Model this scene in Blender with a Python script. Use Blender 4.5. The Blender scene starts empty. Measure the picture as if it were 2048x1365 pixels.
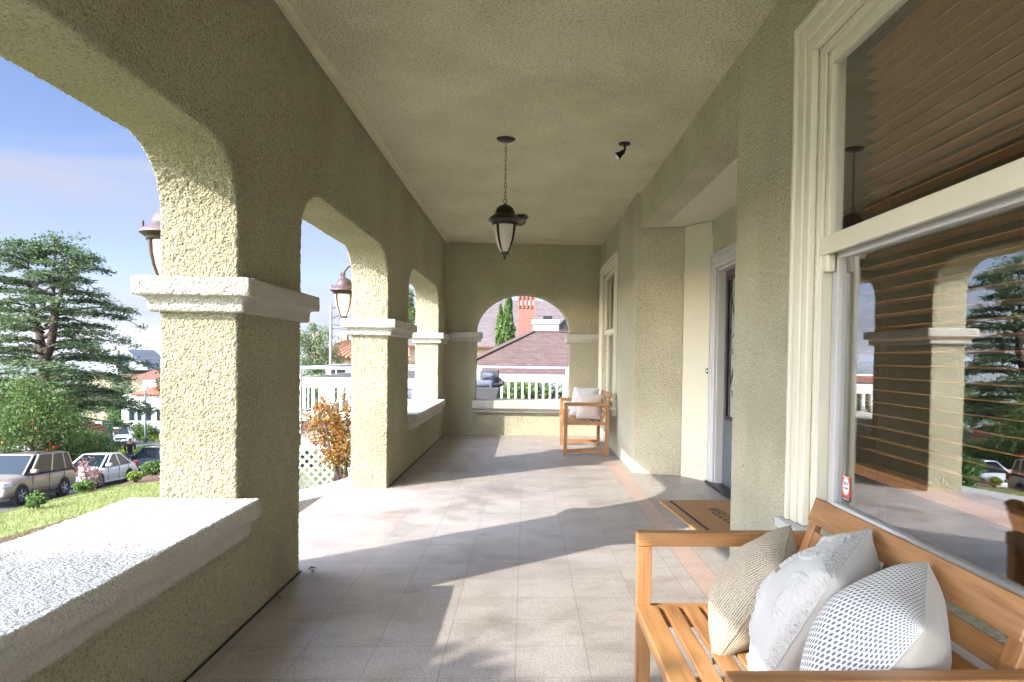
import bpy, bmesh, math, random
import numpy as np
from mathutils import Vector, Matrix, Euler
sc = bpy.context.scene
col = sc.collection
R = math.radians
# ------------------------------------------------------------------ camera
def make_camera():
    yaw, pitch, roll, f = -0.0439, -0.0231, 0.0141, 1380.4
    cy, sy, cp, sp, cr, sr = math.cos(yaw), math.sin(yaw), math.cos(pitch), math.sin(pitch), math.cos(roll), math.sin(roll)
    r0 = Vector((cy, sy, 0)); f0 = Vector((-sy*cp, cy*cp, sp)); u0 = r0.cross(f0)
    r = r0*cr + u0*sr; u = u0*cr - r0*sr
    cam = bpy.data.objects.new('camera', bpy.data.cameras.new('camera')); col.objects.link(cam)
    cam.matrix_world = Matrix(((r.x, u.x, -f0.x, 0), (r.y, u.y, -f0.y, 0), (r.z, u.z, -f0.z, 1.2776), (0, 0, 0, 1)))
    cam.data.sensor_width = 36; cam.data.lens = f/2048*36
    cam.data.shift_x = -88.09/2048; cam.data.shift_y = 63.39/2048
    cam.data.clip_start = .05; cam.data.clip_end = 30000
    sc.camera = cam
make_camera()
# ------------------------------------------------------------------ light
AZ, EL = R(37.3), R(30.6)          # the sunlight travels towards +x +y and down
tosun = Vector((-math.cos(AZ)*math.cos(EL), -math.sin(AZ)*math.cos(EL), math.sin(EL)))
sl = bpy.data.lights.new('sun', 'SUN'); so = bpy.data.objects.new('sun', sl); col.objects.link(so)
so.rotation_euler = tosun.to_track_quat('Z', 'Y').to_euler()
sl.energy = 2.3; sl.angle = R(.6); sl.color = (1, .95, .87)
w = bpy.data.worlds.new('World'); sc.world = w; w.use_nodes = True
nt = w.node_tree; nt.nodes.clear()
def wn(t, **k):
    n = nt.nodes.new(t)
    for a, b in k.items(): setattr(n, a, b)
    return n
wo = wn('ShaderNodeOutputWorld'); bg = wn('ShaderNodeBackground'); sky = wn('ShaderNodeTexSky')
sky.sky_type = 'NISHITA'; sky.sun_disc = False; sky.sun_elevation = EL
sky.sun_rotation = math.atan2(tosun.x, tosun.y); sky.altitude = 100; sky.air_density = 1; sky.dust_density = .25; sky.ozone_density = 1.5
tc = wn('ShaderNodeTexCoord'); mp = wn('ShaderNodeMapping'); mp.inputs['Scale'].default_value = (1.2, 1.2, 5.5)
nz = wn('ShaderNodeTexNoise'); nz.inputs['Scale'].default_value = 2.2; nz.inputs['Detail'].default_value = 6; nz.inputs['Roughness'].default_value = .55
nz.inputs['Distortion'].default_value = .5
rp = wn('ShaderNodeValToRGB'); rp.color_ramp.elements[0].position = .37; rp.color_ramp.elements[1].position = .66
rp.color_ramp.elements[1].color = (.85, .85, .85, 1)
mx = wn('ShaderNodeMixRGB'); mx.inputs[2].default_value = (1.12, 1.20, 1.50, 1)
hs = wn('ShaderNodeMixRGB'); hs.blend_type = 'MULTIPLY'; hs.inputs[0].default_value = 1; hs.inputs[2].default_value = (.32, .305, .375, 1)
L = nt.links.new
L(tc.outputs['Generated'], mp.inputs[0]); L(mp.outputs[0], nz.inputs[0]); L(nz.outputs[0], rp.inputs[0])
L(rp.outputs[0], mx.inputs[0]); L(sky.outputs[0], hs.inputs[1]); L(hs.outputs[0], mx.inputs[1])
# added fill: sky boosted and warmed on the unseen sun side, brightening the porch
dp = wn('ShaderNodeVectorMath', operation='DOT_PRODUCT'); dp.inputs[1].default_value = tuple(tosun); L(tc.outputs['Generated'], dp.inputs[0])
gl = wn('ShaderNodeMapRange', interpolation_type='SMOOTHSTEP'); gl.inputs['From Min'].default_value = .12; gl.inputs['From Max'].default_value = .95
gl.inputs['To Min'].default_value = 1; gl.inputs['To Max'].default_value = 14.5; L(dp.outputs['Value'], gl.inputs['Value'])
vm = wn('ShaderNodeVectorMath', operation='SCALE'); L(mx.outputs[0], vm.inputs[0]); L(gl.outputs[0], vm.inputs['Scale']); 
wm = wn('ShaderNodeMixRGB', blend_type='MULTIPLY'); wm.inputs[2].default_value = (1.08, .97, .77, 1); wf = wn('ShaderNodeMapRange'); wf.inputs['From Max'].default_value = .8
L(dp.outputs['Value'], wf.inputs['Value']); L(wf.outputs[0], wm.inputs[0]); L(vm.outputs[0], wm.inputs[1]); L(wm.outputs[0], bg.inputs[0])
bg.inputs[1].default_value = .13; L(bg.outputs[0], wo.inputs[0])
sc.view_settings.view_transform = 'Standard'; sc.view_settings.look = 'None'; sc.view_settings.exposure = 2.14; sc.view_settings.gamma = 1
sc.cycles.max_bounces = 10; sc.cycles.diffuse_bounces = 6; sc.cycles.transparent_max_bounces = 24
# ------------------------------------------------------------------ materials
def S(r, g, b):
    c = lambda v: (v/255/12.92 if v/255 <= .04045 else ((v/255+.055)/1.055)**2.4)
    return (c(r), c(g), c(b))
def sc_(c, k): return tuple(min(1, x*k) for x in c)
class N:
    def __init__(s, name):
        s.m = bpy.data.materials.new(name); s.m.use_nodes = True; s.t = s.m.node_tree; s.p = s.t.nodes['Principled BSDF']
        s.out = s.t.nodes['Material Output']; s.c = None
    def n(s, t, **k):
        n = s.t.nodes.new(t)
        for a, b in k.items():
            if a[0] == '_': n.inputs[a[1:].replace('_', ' ')].default_value = b
            else: setattr(n, a, b)
        return n
    def l(s, a, b): s.t.links.new(a, b)
    def co(s, sock='Object', scale=(1, 1, 1), rot=(0, 0, 0)):
        if not s.c: s.c = s.n('ShaderNodeTexCoord')
        if scale == (1, 1, 1) and rot == (0, 0, 0): return s.c.outputs[sock]
        m = s.n('ShaderNodeMapping'); m.inputs['Scale'].default_value = scale; m.inputs['Rotation'].default_value = rot
        s.l(s.c.outputs[sock], m.inputs[0]); return m.outputs[0]
    def math(s, op, a, b=None, c=None):
        n = s.n('ShaderNodeMath', operation=op)
        for i, x in enumerate((a, b, c)):
            if x is None: continue
            if isinstance(x, (int, float)): n.inputs[i].default_value = x
            else: s.l(x, n.inputs[i])
        return n.outputs[0]
    def noise(s, scale, detail=3, rough=.55, vec=None):
        n = s.n('ShaderNodeTexNoise', _Scale=scale, _Detail=detail, _Roughness=rough)
        s.l(vec if vec is not None else s.co(), n.inputs[0]); return n.outputs[0]
    def ramp(s, fac, stops):
        n = s.n('ShaderNodeValToRGB'); e = n.color_ramp.elements
        while len(e) < len(stops): e.new(.5)
        for x, (p, c) in zip(e, stops): x.position = p; x.color = (*c, 1) if len(c) == 3 else c
        s.l(fac, n.inputs[0]); return n.outputs[0]
    def mix(s, fac, a, b, mode='MIX'):
        n = s.n('ShaderNodeMixRGB', blend_type=mode)
        for i, x in ((0, fac), (1, a), (2, b)):
            if isinstance(x, (int, float)): n.inputs[i].default_value = x
            elif isinstance(x, tuple): n.inputs[i].default_value = (*x, 1)
            else: s.l(x, n.inputs[i])
        return n.outputs[0]
    def bump(s, h, strength=.5, dist=.01, prev=None):
        n = s.n('ShaderNodeBump', _Strength=strength, _Distance=dist); s.l(h, n.inputs['Height'])
        if prev is not None: s.l(prev, n.inputs['Normal'])
        s.l(n.outputs[0], s.p.inputs['Normal']); return n.outputs[0]
    def base(s, c):
        if isinstance(c, tuple): s.p.inputs['Base Color'].default_value = (*c, 1)
        else: s.l(c, s.p.inputs['Base Color'])
    def set(s, **k):
        for a, b in k.items(): s.p.inputs[a.replace('_', ' ')].default_value = b
        return s
def plain(name, c, rough=.55, metal=0, var=.12, vs=9, bs=0, bsc=60, bd=.002, **k):
    n = N(name); v = n.noise(vs, 4)
    n.base(n.ramp(v, [(.25, sc_(c, 1-var)), (.75, sc_(c, 1+var))])); n.set(Roughness=rough, Metallic=metal, **k)
    if bs: n.bump(n.noise(bsc, 3), bs, bd)
    return n.m
def stucco(name, c, gs=70, strength=.9, dist=.006, pits=.6, var=.07):
    n = N(name); big = n.noise(1.3, 5, .6); fine = n.noise(gs*1.6, 3, .6)
    cc = n.ramp(big, [(.3, sc_(c, 1-var)), (.7, sc_(c, 1+var))])
    cc = n.mix(pits, cc, n.ramp(n.noise(gs*1.45, 4, .62), [(.35, (.40, .36, .27)), (.50, (1, 1, 1))]), 'MULTIPLY')
    cc = n.mix(.75, cc, n.ramp(n.noise(.7, 8, .7), [(.38, (.84, .82, .76)), (.55, (1, 1, 1))]), 'MULTIPLY')
    n.base(cc); n.set(Roughness=.92, Specular_IOR_Level=.2)
    vo = n.n('ShaderNodeTexVoronoi', _Scale=gs*1.3); n.l(n.co(), vo.inputs[0])
    h = n.math('ADD', fine, n.math('MULTIPLY', n.noise(gs*.8, 3), 1.0))
    h = n.math('SUBTRACT', h, n.math('MULTIPLY', vo.outputs[0], .5))
    n.bump(h, strength, dist); return n.m
C_ST = (.61, .575, .40); C_TRIM = (.56, .54, .465); C_PAINT = (.76, .72, .59)
M = {}
M['st'] = stucco('stucco_wall', C_ST, 64, 1, .028)
M['stfar'] = stucco('stucco_far', C_ST, 44, 1, .034, pits=.32)
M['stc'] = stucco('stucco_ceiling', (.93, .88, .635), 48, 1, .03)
M['sth'] = stucco('stucco_house_wall', (.72, .68, .50), 56, 1, .024, pits=.5)
M['stt'] = stucco('stucco_trim', C_TRIM, 66, 1, .012, pits=.28, var=.05)
M['smooth'] = plain('smooth_cream_render', (.56, .535, .41), .6, var=.03, bs=.15, bsc=30)
M['paint'] = plain('cream_gloss_paint', (.68, .64, .51), .38, var=.04, vs=4, bs=.12, bsc=25, bd=.001)
M['white'] = plain('white_paint', (.50, .495, .475), .45, var=.05, vs=3, bs=.1, bsc=40, bd=.001)
M['slate'] = plain('slate_door_paint', (.075, .085, .105), .35, var=.06)
M['dark'] = plain('dark_bronze', (.035, .028, .022), .38, .7, var=.25, vs=40)
M['bronze'] = plain('rusty_bronze', (.085, .050, .043), .45, .35, var=.3, vs=25)
M['black'] = plain('black_metal', (.02, .022, .025), .4, .5)
M['rubber'] = plain('rubber', (.02, .02, .021), .85)
M['chrome'] = plain('silver_metal', (.6, .6, .62), .25, .9, var=.05)
M['concrete'] = plain('speckled_concrete', (.30, .29, .265), .85, var=.25, vs=60, bs=.6, bsc=90, bd=.004)
M['asphalt'] = plain('asphalt', (.075, .076, .08), .9, var=.25, vs=8, bs=.4, bsc=90)
M['pave'] = plain('pavement', (.33, .31, .29), .85, var=.15, vs=5)
M['mulch'] = plain('bark_mulch', (.085, .038, .022), .95, var=.6, vs=25, bs=1, bsc=30, bd=.03)
M['bark'] = plain('bark', (.085, .062, .048), .95, var=.4, vs=14, bs=1, bsc=20, bd=.03)
M['twig'] = plain('twig', (.20, .11, .085), .9, var=.3)
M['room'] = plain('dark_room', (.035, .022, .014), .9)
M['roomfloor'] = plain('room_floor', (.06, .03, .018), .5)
M['wicker'] = plain('grey_wicker', (.075, .075, .08), .8, var=.4, vs=70, bs=1, bsc=90, bd=.01)
M['greyfab'] = plain('slate_cushion', (.12, .135, .17), .95, var=.2, vs=14)
M['creamfab'] = plain('cream_fabric', (.62, .56, .47), .95, var=.1)
M['stuccowhite'] = plain('white_render', (.45, .44, .42), .85, var=.05, vs=.6)
M['tanrender'] = plain('tan_render', (.34, .28, .19), .85, var=.06, vs=.8)
M['greysiding'] = plain('grey_siding', (.42, .44, .46), .75, var=.05)
M['pole'] = plain('weathered_pole', (.20, .17, .15), .9, var=.3, vs=6)
M['polepaint'] = plain('grey_green_pole', (.09, .11, .10), .6)
M['signgreen'] = plain('sign_green', (.01, .16, .09), .4, var=.03)
M['signwhite'] = plain('sign_white', (.8, .8, .8), .4, var=.02)
M['skin'] = plain('skin', (.50, .28, .20), .55, var=.05)
M['hair'] = plain('hair', (.14, .085, .05), .8)
M['jacket'] = plain('dark_jacket', (.028, .028, .033), .9)
M['jeans'] = plain('jeans', (.045, .075, .14), .9)
M['carglass'] = plain('car_glass', (.012, .02, .025), .12, var=.02, Specular_IOR_Level=.3)
M['lamp'] = plain('headlamp', (.62, .62, .60), .12, var=.05)
M['redlamp'] = plain('tail_lamp', (.35, .02, .02), .2)
M['plastic'] = plain('dark_plastic', (.03, .03, .032), .6)
M['amber'] = plain('amber_lens', (.6, .2, .03), .3)
def carpaint(name, c, metal=.3):
    m = plain(name, c, .28, metal, var=.04, vs=3); p = m.node_tree.nodes['Principled BSDF']; p.inputs['Coat Weight'].default_value = .6; return m
def wood(name, axis, a=(.44, .225, .085), b=(.28, .13, .048)):
    n = N(name); s = [26, 26, 26]; s['xyz'.index(axis)] = 1.6
    g = n.noise(1, 6, .6, n.co('Object', tuple(s))); g2 = n.noise(2.2, 2, .5)
    c = n.ramp(g, [(.3, b), (.55, a), (.8, sc_(a, 1.18))]); c = n.mix(.45, c, n.ramp(g2, [(.3, (.6, .5, .4)), (.7, (1, 1, 1))]), 'MULTIPLY'); g3 = n.noise(3, 8, .75, n.co('Object', tuple(v*.8 for v in s))); c = n.mix(.5, c, n.ramp(g3, [(.40, (.62, .52, .42)), (.5, (1, 1, 1))]), 'MULTIPLY')
    n.base(c); n.set(Roughness=.42); n.bump(g, .2, .002); return n.m
for a in 'xyz': M['w'+a] = wood('acacia_wood_'+a, a)
M['blind'] = wood('blind_wood', 'y', (.52, .235, .08), (.40, .165, .052))
def floor_mat():
    n = N('terrazzo_tiles'); sp = n.n('ShaderNodeSeparateXYZ'); n.l(n.co(), sp.inputs[0]); X, Y = sp.outputs[0], sp.outputs[1]
    u = n.math('DIVIDE', n.math('ADD', X, .0277+30.5), .305); v = n.math('DIVIDE', n.math('SUBTRACT', Y, 3.0208-30.5), .305)
    fu, fv = n.math('FRACT', u), n.math('FRACT', v)
    def edge(f): return n.math('LESS_THAN', n.math('MINIMUM', f, n.math('SUBTRACT', 1, f)), .0065)
    gr = n.math('MAXIMUM', edge(fu), edge(fv))
    s0 = n.math('MULTIPLY', n.math('GREATER_THAN', X, .985), n.math('LESS_THAN', X, 1.135))
    s1 = n.math('LESS_THAN', n.math('ABSOLUTE', n.math('SUBTRACT', n.math('ABSOLUTE', n.math('SUBTRACT', X, 1.06)), .075)), .003)
    cv = n.n('ShaderNodeCombineXYZ'); n.l(n.math('FLOOR', u), cv.inputs[0]); n.l(n.math('FLOOR', v), cv.inputs[1])
    wn_ = n.n('ShaderNodeTexWhiteNoise', noise_dimensions='2D'); n.l(cv.outputs[0], wn_.inputs[0])
    base = n.ramp(wn_.outputs[0], [(0, (.355, .33, .305)), (.5, (.395, .37, .34)), (1, (.375, .35, .325))])
    base = n.mix(.85, base, n.ramp(n.noise(1.3, 8, .68), [(.34, (.66, .62, .58)), (.48, (.93, .91, .89)), (.60, (1, .99, .975))]), 'MULTIPLY')
    base = n.mix(.5, base, n.ramp(n.noise(3.2, 6, .7, n.co('Object', (1, 1.7, 1))), [(.36, (.64, .60, .55)), (.5, (1, 1, 1))]), 'MULTIPLY')
    pk = n.mix(n.math('MULTIPLY', s0, .62), base, (.46, .30, .25))
    pk = n.mix(n.math('MULTIPLY', n.math('LESS_THAN', X, -.95), .18), pk, (.46, .33, .28))
    sp1 = n.noise(150, 2, .6); sp2 = n.noise(95, 2, .5)
    pk = n.mix(.9, pk, n.ramp(sp1, [(.38, (.36, .34, .34)), (.46, (1, 1, 1))]), 'MULTIPLY')
    pk = n.mix(.5, pk, n.ramp(sp2, [(.56, (1, 1, 1)), (.64, (1, .80, .70))]), 'MULTIPLY')
    pk = n.mix(n.math('MULTIPLY', n.math('MAXIMUM', gr, s1), .68), pk, (.17, .13, .11))
    n.base(pk); n.l(n.ramp(n.noise(2.6, 6, .65), [(.35, (.30,)*3), (.65, (.62,)*3)]), n.p.inputs['Roughness'])
    n.set(Specular_IOR_Level=.45)
    h = n.math('SUBTRACT', n.math('MULTIPLY', sp1, .3), gr); n.bump(h, .25, .002); return n.m
M['floor'] = floor_mat()
def leafmat(name, cols, rough=.6, trans=.25):
    n = N(name); g = n.n('ShaderNodeNewGeometry'); k = len(cols)
    c = n.ramp(g.outputs['Random Per Island'], [((i+.5)/k, x) for i, x in enumerate(cols)])
    c = n.mix(.35, c, n.ramp(n.noise(1.2, 3), [(.35, (.62, .66, .6)), (.65, (1, 1, 1))]), 'MULTIPLY')
    n.base(c); n.set(Roughness=rough, Specular_IOR_Level=.3)
    tr = n.n('ShaderNodeBsdfTranslucent'); n.l(c, tr.inputs[0]); ms = n.n('ShaderNodeMixShader'); ms.inputs[0].default_value = trans
    n.l(n.p.outputs[0], ms.inputs[1]); n.l(tr.outputs[0], ms.inputs[2]); n.l(ms.outputs[0], n.out.inputs[0]); return n.m
M['needle'] = leafmat('cedar_needles', [(.05, .095, .04), (.09, .145, .05), (.14, .19, .07), (.06, .11, .05)])
M['leafd'] = leafmat('dark_leaves', [(.03, .075, .02), (.06, .13, .03), (.11, .20, .045), (.045, .10, .025)])
M['leafy'] = leafmat('yellow_green_leaves', [(.17, .25, .03), (.26, .33, .04), (.12, .22, .03), (.32, .33, .06)])
M['leafm'] = leafmat('mid_leaves', [(.06, .12, .025), (.10, .17, .035), (.16, .23, .05), (.05, .09, .025)])
M['leafo'] = leafmat('orange_leaves', [(.30, .10, .02), (.38, .16, .025), (.24, .16, .035), (.15, .17, .04), (.26, .08, .025)])
M['leafolive'] = leafmat('olive_leaves', [(.12, .18, .09), (.18, .23, .12), (.08, .13, .06), (.22, .24, .10)])
M['leafmag'] = leafmat('magnolia_leaves', [(.06, .11, .03), (.19, .08, .03), (.05, .08, .03), (.14, .07, .03)])
M['cyp'] = leafmat('cypress_leaves', [(.045, .10, .02), (.09, .17, .03), (.14, .22, .04), (.03, .07, .02)])
M['flower'] = leafmat('red_flowers', [(.65, .03, .02), (.55, .06, .02), (.70, .10, .03)])
M['pinktwig'] = leafmat('pink_twigs', [(.30, .15, .13), (.24, .11, .10), (.36, .23, .20)])
M['grass'] = leafmat('grass_blades', [(.15, .19, .04), (.21, .23, .06), (.11, .155, .03), (.28, .265, .095)])
M['lawn'] = plain('lawn_turf', (.17, .20, .05), .95, var=.3, vs=3.5, bs=.7, bsc=60, bd=.02)
M['earth'] = plain('earth_and_scrub', (.10, .13, .055), .95, var=.4, vs=.8, bs=.5, bsc=4, bd=.1)
def brickmat(name, c1, c2, mort, bw, bh, mortar=.02, axis='xz', off=.5, bumpd=.01, rough=.85):
    n = N(name); sp = n.n('ShaderNodeSeparateXYZ'); n.l(n.co(), sp.inputs[0]); cb = n.n('ShaderNodeCombineXYZ')
    for i, a in enumerate(axis): n.l(sp.outputs['xyz'.index(a)], cb.inputs[i])
    b = n.n('ShaderNodeTexBrick', _Scale=1.0, _Mortar_Size=mortar, _Brick_Width=bw, _Row_Height=bh, offset=off)
    b.inputs['Color1'].default_value = (*c1, 1); b.inputs['Color2'].default_value = (*c2, 1); b.inputs['Mortar'].default_value = (*mort, 1)
    n.l(cb.outputs[0], b.inputs[0]); c = n.mix(.5, b.outputs[0], n.ramp(n.noise(3, 5), [(.3, (.7, .7, .7)), (.7, (1, 1, 1))]), 'MULTIPLY')
    n.base(c); n.set(Roughness=rough); n.bump(b.outputs[1], -.6, bumpd); return n.m
M['shingle'] = brickmat('brown_shingles', (.094, .054, .042), (.135, .084, .066), (.060, .036, .029), .24, .068, .007)
M['shingle2'] = brickmat('mauve_shingles', (.10, .078, .074), (.14, .112, .106), (.078, .062, .058), .28, .085, .007)
M['brick'] = brickmat('red_bricks', (.22, .055, .033), (.29, .085, .052), (.22, .15, .12), .22, .08, .012)
M['whitebrick'] = brickmat('white_bricks', (.36, .37, .365), (.40, .41, .405), (.29, .29, .285), .22, .08, .01)
M['redtile'] = brickmat('red_clay_tiles', (.23, .07, .038), (.31, .11, .06), (.12, .04, .026), .24, .34, .05, 'xy', 0, .05)
M['redtiley'] = brickmat('red_clay_tiles_side', (.23, .07, .038), (.31, .11, .06), (.12, .04, .026), .24, .34, .05, 'yx', 0, .05)
M['greyroof'] = brickmat('grey_shingles', (.20, .22, .23), (.27, .29, .30), (.13, .14, .15), .4, .18, .012)
def glassmat(name, refl, tint=(.9, .9, .88), rough=0.0):
    n = N(name); t = n.n('ShaderNodeBsdfTransparent'); t.inputs[0].default_value = (*tint, 1)
    g = n.n('ShaderNodeBsdfGlossy', _Roughness=rough); g.inputs[0].default_value = (1, 1, 1, 1)
    m = n.n('ShaderNodeMixShader'); m.inputs[0].default_value = refl; n.l(t.outputs[0], m.inputs[1]); n.l(g.outputs[0], m.inputs[2]); n.l(m.outputs[0], n.out.inputs[0]); return n.m
M['glass'] = glassmat('window_glass', .25, (1, 1, 1)); M['glassup'] = glassmat('upper_window_glass', .17, (1, 1, 1))
M['glassfar'] = glassmat('far_window_glass', .40, rough=.02)
def frosted(name, em, strength, a=.55):
    n = N(name); g = n.n('ShaderNodeBsdfTranslucent'); g.inputs[0].default_value = (.9, .86, .78, 1)
    n.base((.85, .80, .70)); n.set(Roughness=.35)
    m = n.n('ShaderNodeMixShader'); m.inputs[0].default_value = a; n.l(n.p.outputs[0], m.inputs[1]); n.l(g.outputs[0], m.inputs[2])
    n.p.inputs['Emission Color'].default_value = (*em, 1); n.p.inputs['Emission Strength'].default_value = strength
    n.l(m.outputs[0], n.out.inputs[0]); return n.m
M['frost'] = frosted('frosted_glass', (1, .62, .32), .02)
M['frostoff'] = frosted('frosted_glass_unlit', (1, .9, .8), 0)
def emis(name, c, s):
    n = N(name); n.base(c); n.p.inputs['Emission Color'].default_value = (*c, 1); n.p.inputs['Emission Strength'].default_value = s; return n.m
M['bulb'] = emis('lit_bulb', (1, .60, .30), 5)
# ------------------------------------------------------------------ building helpers
def wloc(p):
    v = Vector((0, 0, 0))
    while p is not None: v += p.location; p = p.parent
    return v
class MB:
    def __init__(s): s.v = []; s.f = []
    def add(s, vs, fs):
        b = len(s.v); s.v += [tuple(p) for p in vs]; s.f += [tuple(i+b for i in f) for f in fs]; return s
    def box(s, x0, y0, z0, x1, y1, z1):
        x0, x1 = min(x0, x1), max(x0, x1); y0, y1 = min(y0, y1), max(y0, y1); z0, z1 = min(z0, z1), max(z0, z1)
        return s.add([(x0,y0,z0),(x1,y0,z0),(x1,y1,z0),(x0,y1,z0),(x0,y0,z1),(x1,y0,z1),(x1,y1,z1),(x0,y1,z1)],
                     [(0,3,2,1),(4,5,6,7),(0,1,5,4),(1,2,6,5),(2,3,7,6),(3,0,4,7)])
    def bar(s, a, b, wd, th, up=(0, 0, 1)):      # box from a to b, width wd, thickness th along up
        a, b = Vector(a), Vector(b); d = (b-a).normalized(); u = Vector(up); u = (u-d*u.dot(d)).normalized(); r = d.cross(u)
        vs = [p+r*sx*wd/2+u*sz*th/2 for p in (a, b) for sx, sz in ((-1,-1),(1,-1),(1,1),(-1,1))]
        return s.add(vs, [(0,1,2,3),(4,7,6,5),(0,4,5,1),(1,5,6,2),(2,6,7,3),(3,7,4,0)])
    def prism(s, poly, axis, a, b):              # poly of 2-D points in the other two axes (in xyz order)
        def P(p, t):
            q = list(p); q.insert('xyz'.index(axis), t); return tuple(q)
        n = len(poly); vs = [P(p, a) for p in poly]+[P(p, b) for p in poly]
        fs = [tuple(range(n))[::-1], tuple(range(n, 2*n))]+[(i, (i+1) % n, (i+1) % n+n, i+n) for i in range(n)]
        return s.add(vs, fs)
    def lathe(s, prof, c=(0, 0, 0), n=24, flute=None):
        vs = []; fs = []
        for k, (r, z) in enumerate(prof):
            for i in range(n):
                a = 2*math.pi*i/n; rr = r*(1+(flute(k, a) if flute else 0)); vs.append((c[0]+rr*math.cos(a), c[1]+rr*math.sin(a), c[2]+z))
        for k in range(len(prof)-1):
            for i in range(n):
                j = (i+1) % n; fs.append((k*n+i, k*n+j, (k+1)*n+j, (k+1)*n+i))
        if prof[0][0] > 1e-6: fs.append(tuple(range(n))[::-1])
        if prof[-1][0] > 1e-6: fs.append(tuple((len(prof)-1)*n+i for i in range(n)))
        return s.add(vs, fs)
    def tube(s, pts, rad, n=8, closed=False):
        pts = [Vector(p) for p in pts]; m = len(pts)
        if isinstance(rad, (int, float)): rad = [rad]*m
        vs = []; fs = []; up = None
        for i, p in enumerate(pts):
            if closed: d = pts[(i+1) % m]-pts[i-1]
            else: d = pts[min(i+1, m-1)]-pts[max(i-1, 0)]
            d.normalize()
            if up is None: up = Vector((0, 0, 1)) if abs(d.z) < .9 else Vector((1, 0, 0))
            r = d.cross(up)
            if r.length < 1e-4: r = d.cross(Vector((0, 1, 0)))
            r.normalize(); up = r.cross(d)
            for k in range(n):
                a = 2*math.pi*k/n; vs.append(p+(r*math.cos(a)+up*math.sin(a))*rad[i])
        for i in range(m if closed else m-1):
            for k in range(n):
                j = (k+1) % n; q = (i+1) % m; fs.append((i*n+k, i*n+j, q*n+j, q*n+k))
        if not closed: fs += [tuple(range(n))[::-1], tuple((m-1)*n+k for k in range(n))]
        return s.add(vs, fs)
    def build(s, name, m, parent=None, smooth=False, bevel=0, local=False, seg=2):
        me = bpy.data.meshes.new(name)
        if parent is not None and not local:
            o = wloc(parent); vs = [(x-o.x, y-o.y, z-o.z) for x, y, z in s.v]
        else: vs = s.v
        me.from_pydata(vs, [], s.f); me.materials.append(M[m] if isinstance(m, str) else m)
        if smooth: me.polygons.foreach_set('use_smooth', [True]*len(me.polygons))
        me.update(); ob = bpy.data.objects.new(name, me); col.objects.link(ob)
        if parent is not None: ob.parent = parent
        if bevel:
            b = ob.modifiers.new('b', 'BEVEL'); b.width = bevel; b.segments = seg; b.limit_method = 'ANGLE'; b.angle_limit = R(40)
        if smooth and smooth != 2:
            try: me.set_sharp_from_angle(angle=R(38))
            except Exception: pass
        return ob
def recalc(ob):
    bm = bmesh.new(); bm.from_mesh(ob.data); bmesh.ops.recalc_face_normals(bm, faces=bm.faces[:]); bm.to_mesh(ob.data); bm.free(); return ob
def tag(o, label=None, cat=None, group=None, kind=None):
    for k, v in (('label', label), ('category', cat), ('group', group), ('kind', kind)):
        if v: o[k] = v
    return o
def thing(name, loc, label, cat, group=None, rz=0):
    o = bpy.data.objects.new(name, None); o.empty_display_size = .2; col.objects.link(o); o.location = loc; o.rotation_euler.z = rz
    return tag(o, label, cat, group)
def copy_tree(o, parent=None):
    kids = [c for c in bpy.data.objects if c.parent == o]
    c = o.copy(); col.objects.link(c)
    if parent is not None: c.parent = parent
    for k in kids: copy_tree(k, c)
    return c
TX = {}
def stuccofy(ob, voxel, amp, scale, amp2=0):
    recalc(ob)
    for k, (sc2, dp) in {'a': (scale, 3), 'b': (.35, 2)}.items():
        key = (k, sc2)
        if key not in TX:
            t = bpy.data.textures.new('grain', 'CLOUDS'); t.noise_scale = sc2; t.noise_depth = dp; t.noise_type = 'HARD_NOISE' if False else 'SOFT_NOISE'; TX[key] = t
    r = ob.modifiers.new('r', 'REMESH'); r.mode = 'VOXEL'; r.voxel_size = voxel; r.use_smooth_shade = True
    if amp2:
        d = ob.modifiers.new('d2', 'DISPLACE'); d.texture = TX[('b', .35)]; d.strength = amp2; d.mid_level = .5; d.texture_coords = 'LOCAL'
    d = ob.modifiers.new('d', 'DISPLACE'); d.texture = TX[('a', scale)]; d.strength = amp; d.mid_level = .5; d.texture_coords = 'LOCAL'
    return ob
def text_mesh(body, size, name, m, parent, mat4, depth=.0008, sx=1):
    cu = bpy.data.curves.new('t', 'FONT'); cu.body = body; cu.size = size; cu.align_x = 'CENTER'; cu.align_y = 'CENTER'; cu.extrude = depth
    o = bpy.data.objects.new('t', cu); col.objects.link(o); bpy.context.view_layer.update()
    me = bpy.data.meshes.new_from_object(o.evaluated_get(bpy.context.evaluated_depsgraph_get())); bpy.data.objects.remove(o)
    me.transform(mat4 @ Matrix.Diagonal((sx, 1, 1, 1))); me.materials.clear(); me.materials.append(M[m])
    ob = bpy.data.objects.new(name, me); col.objects.link(ob); ob.parent = parent; return ob
XO, XI, ZC, YF = -1.656, -1.311, 3.09, 11.17       # outer / inner face of the arcade, ceiling, end wall
# ------------------------------------------------------------------ porch floor, landing
MB().box(XO, -2.5, -.3, 3.2, 11.3, 0).build('porch_floor', 'floor')['kind'] = 'structure'
b = MB().box(-1.80, 4.2, -.12, XO-.001, 6.58, -.003).build('landing', 'floor'); b['kind'] = 'structure'
st = thing('entry_steps', (-1.8, 5.4, -.15), 'cream concrete steps going down to the garden outside the middle arch', 'steps')
for k in range(5):
    MB().box(-1.80-.34*(k+1), 4.0, -1.1, -1.80-.34*k, 6.2-.16*k, -.15-.17*k).build('step', 'tanrender', st, bevel=.01)
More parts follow.
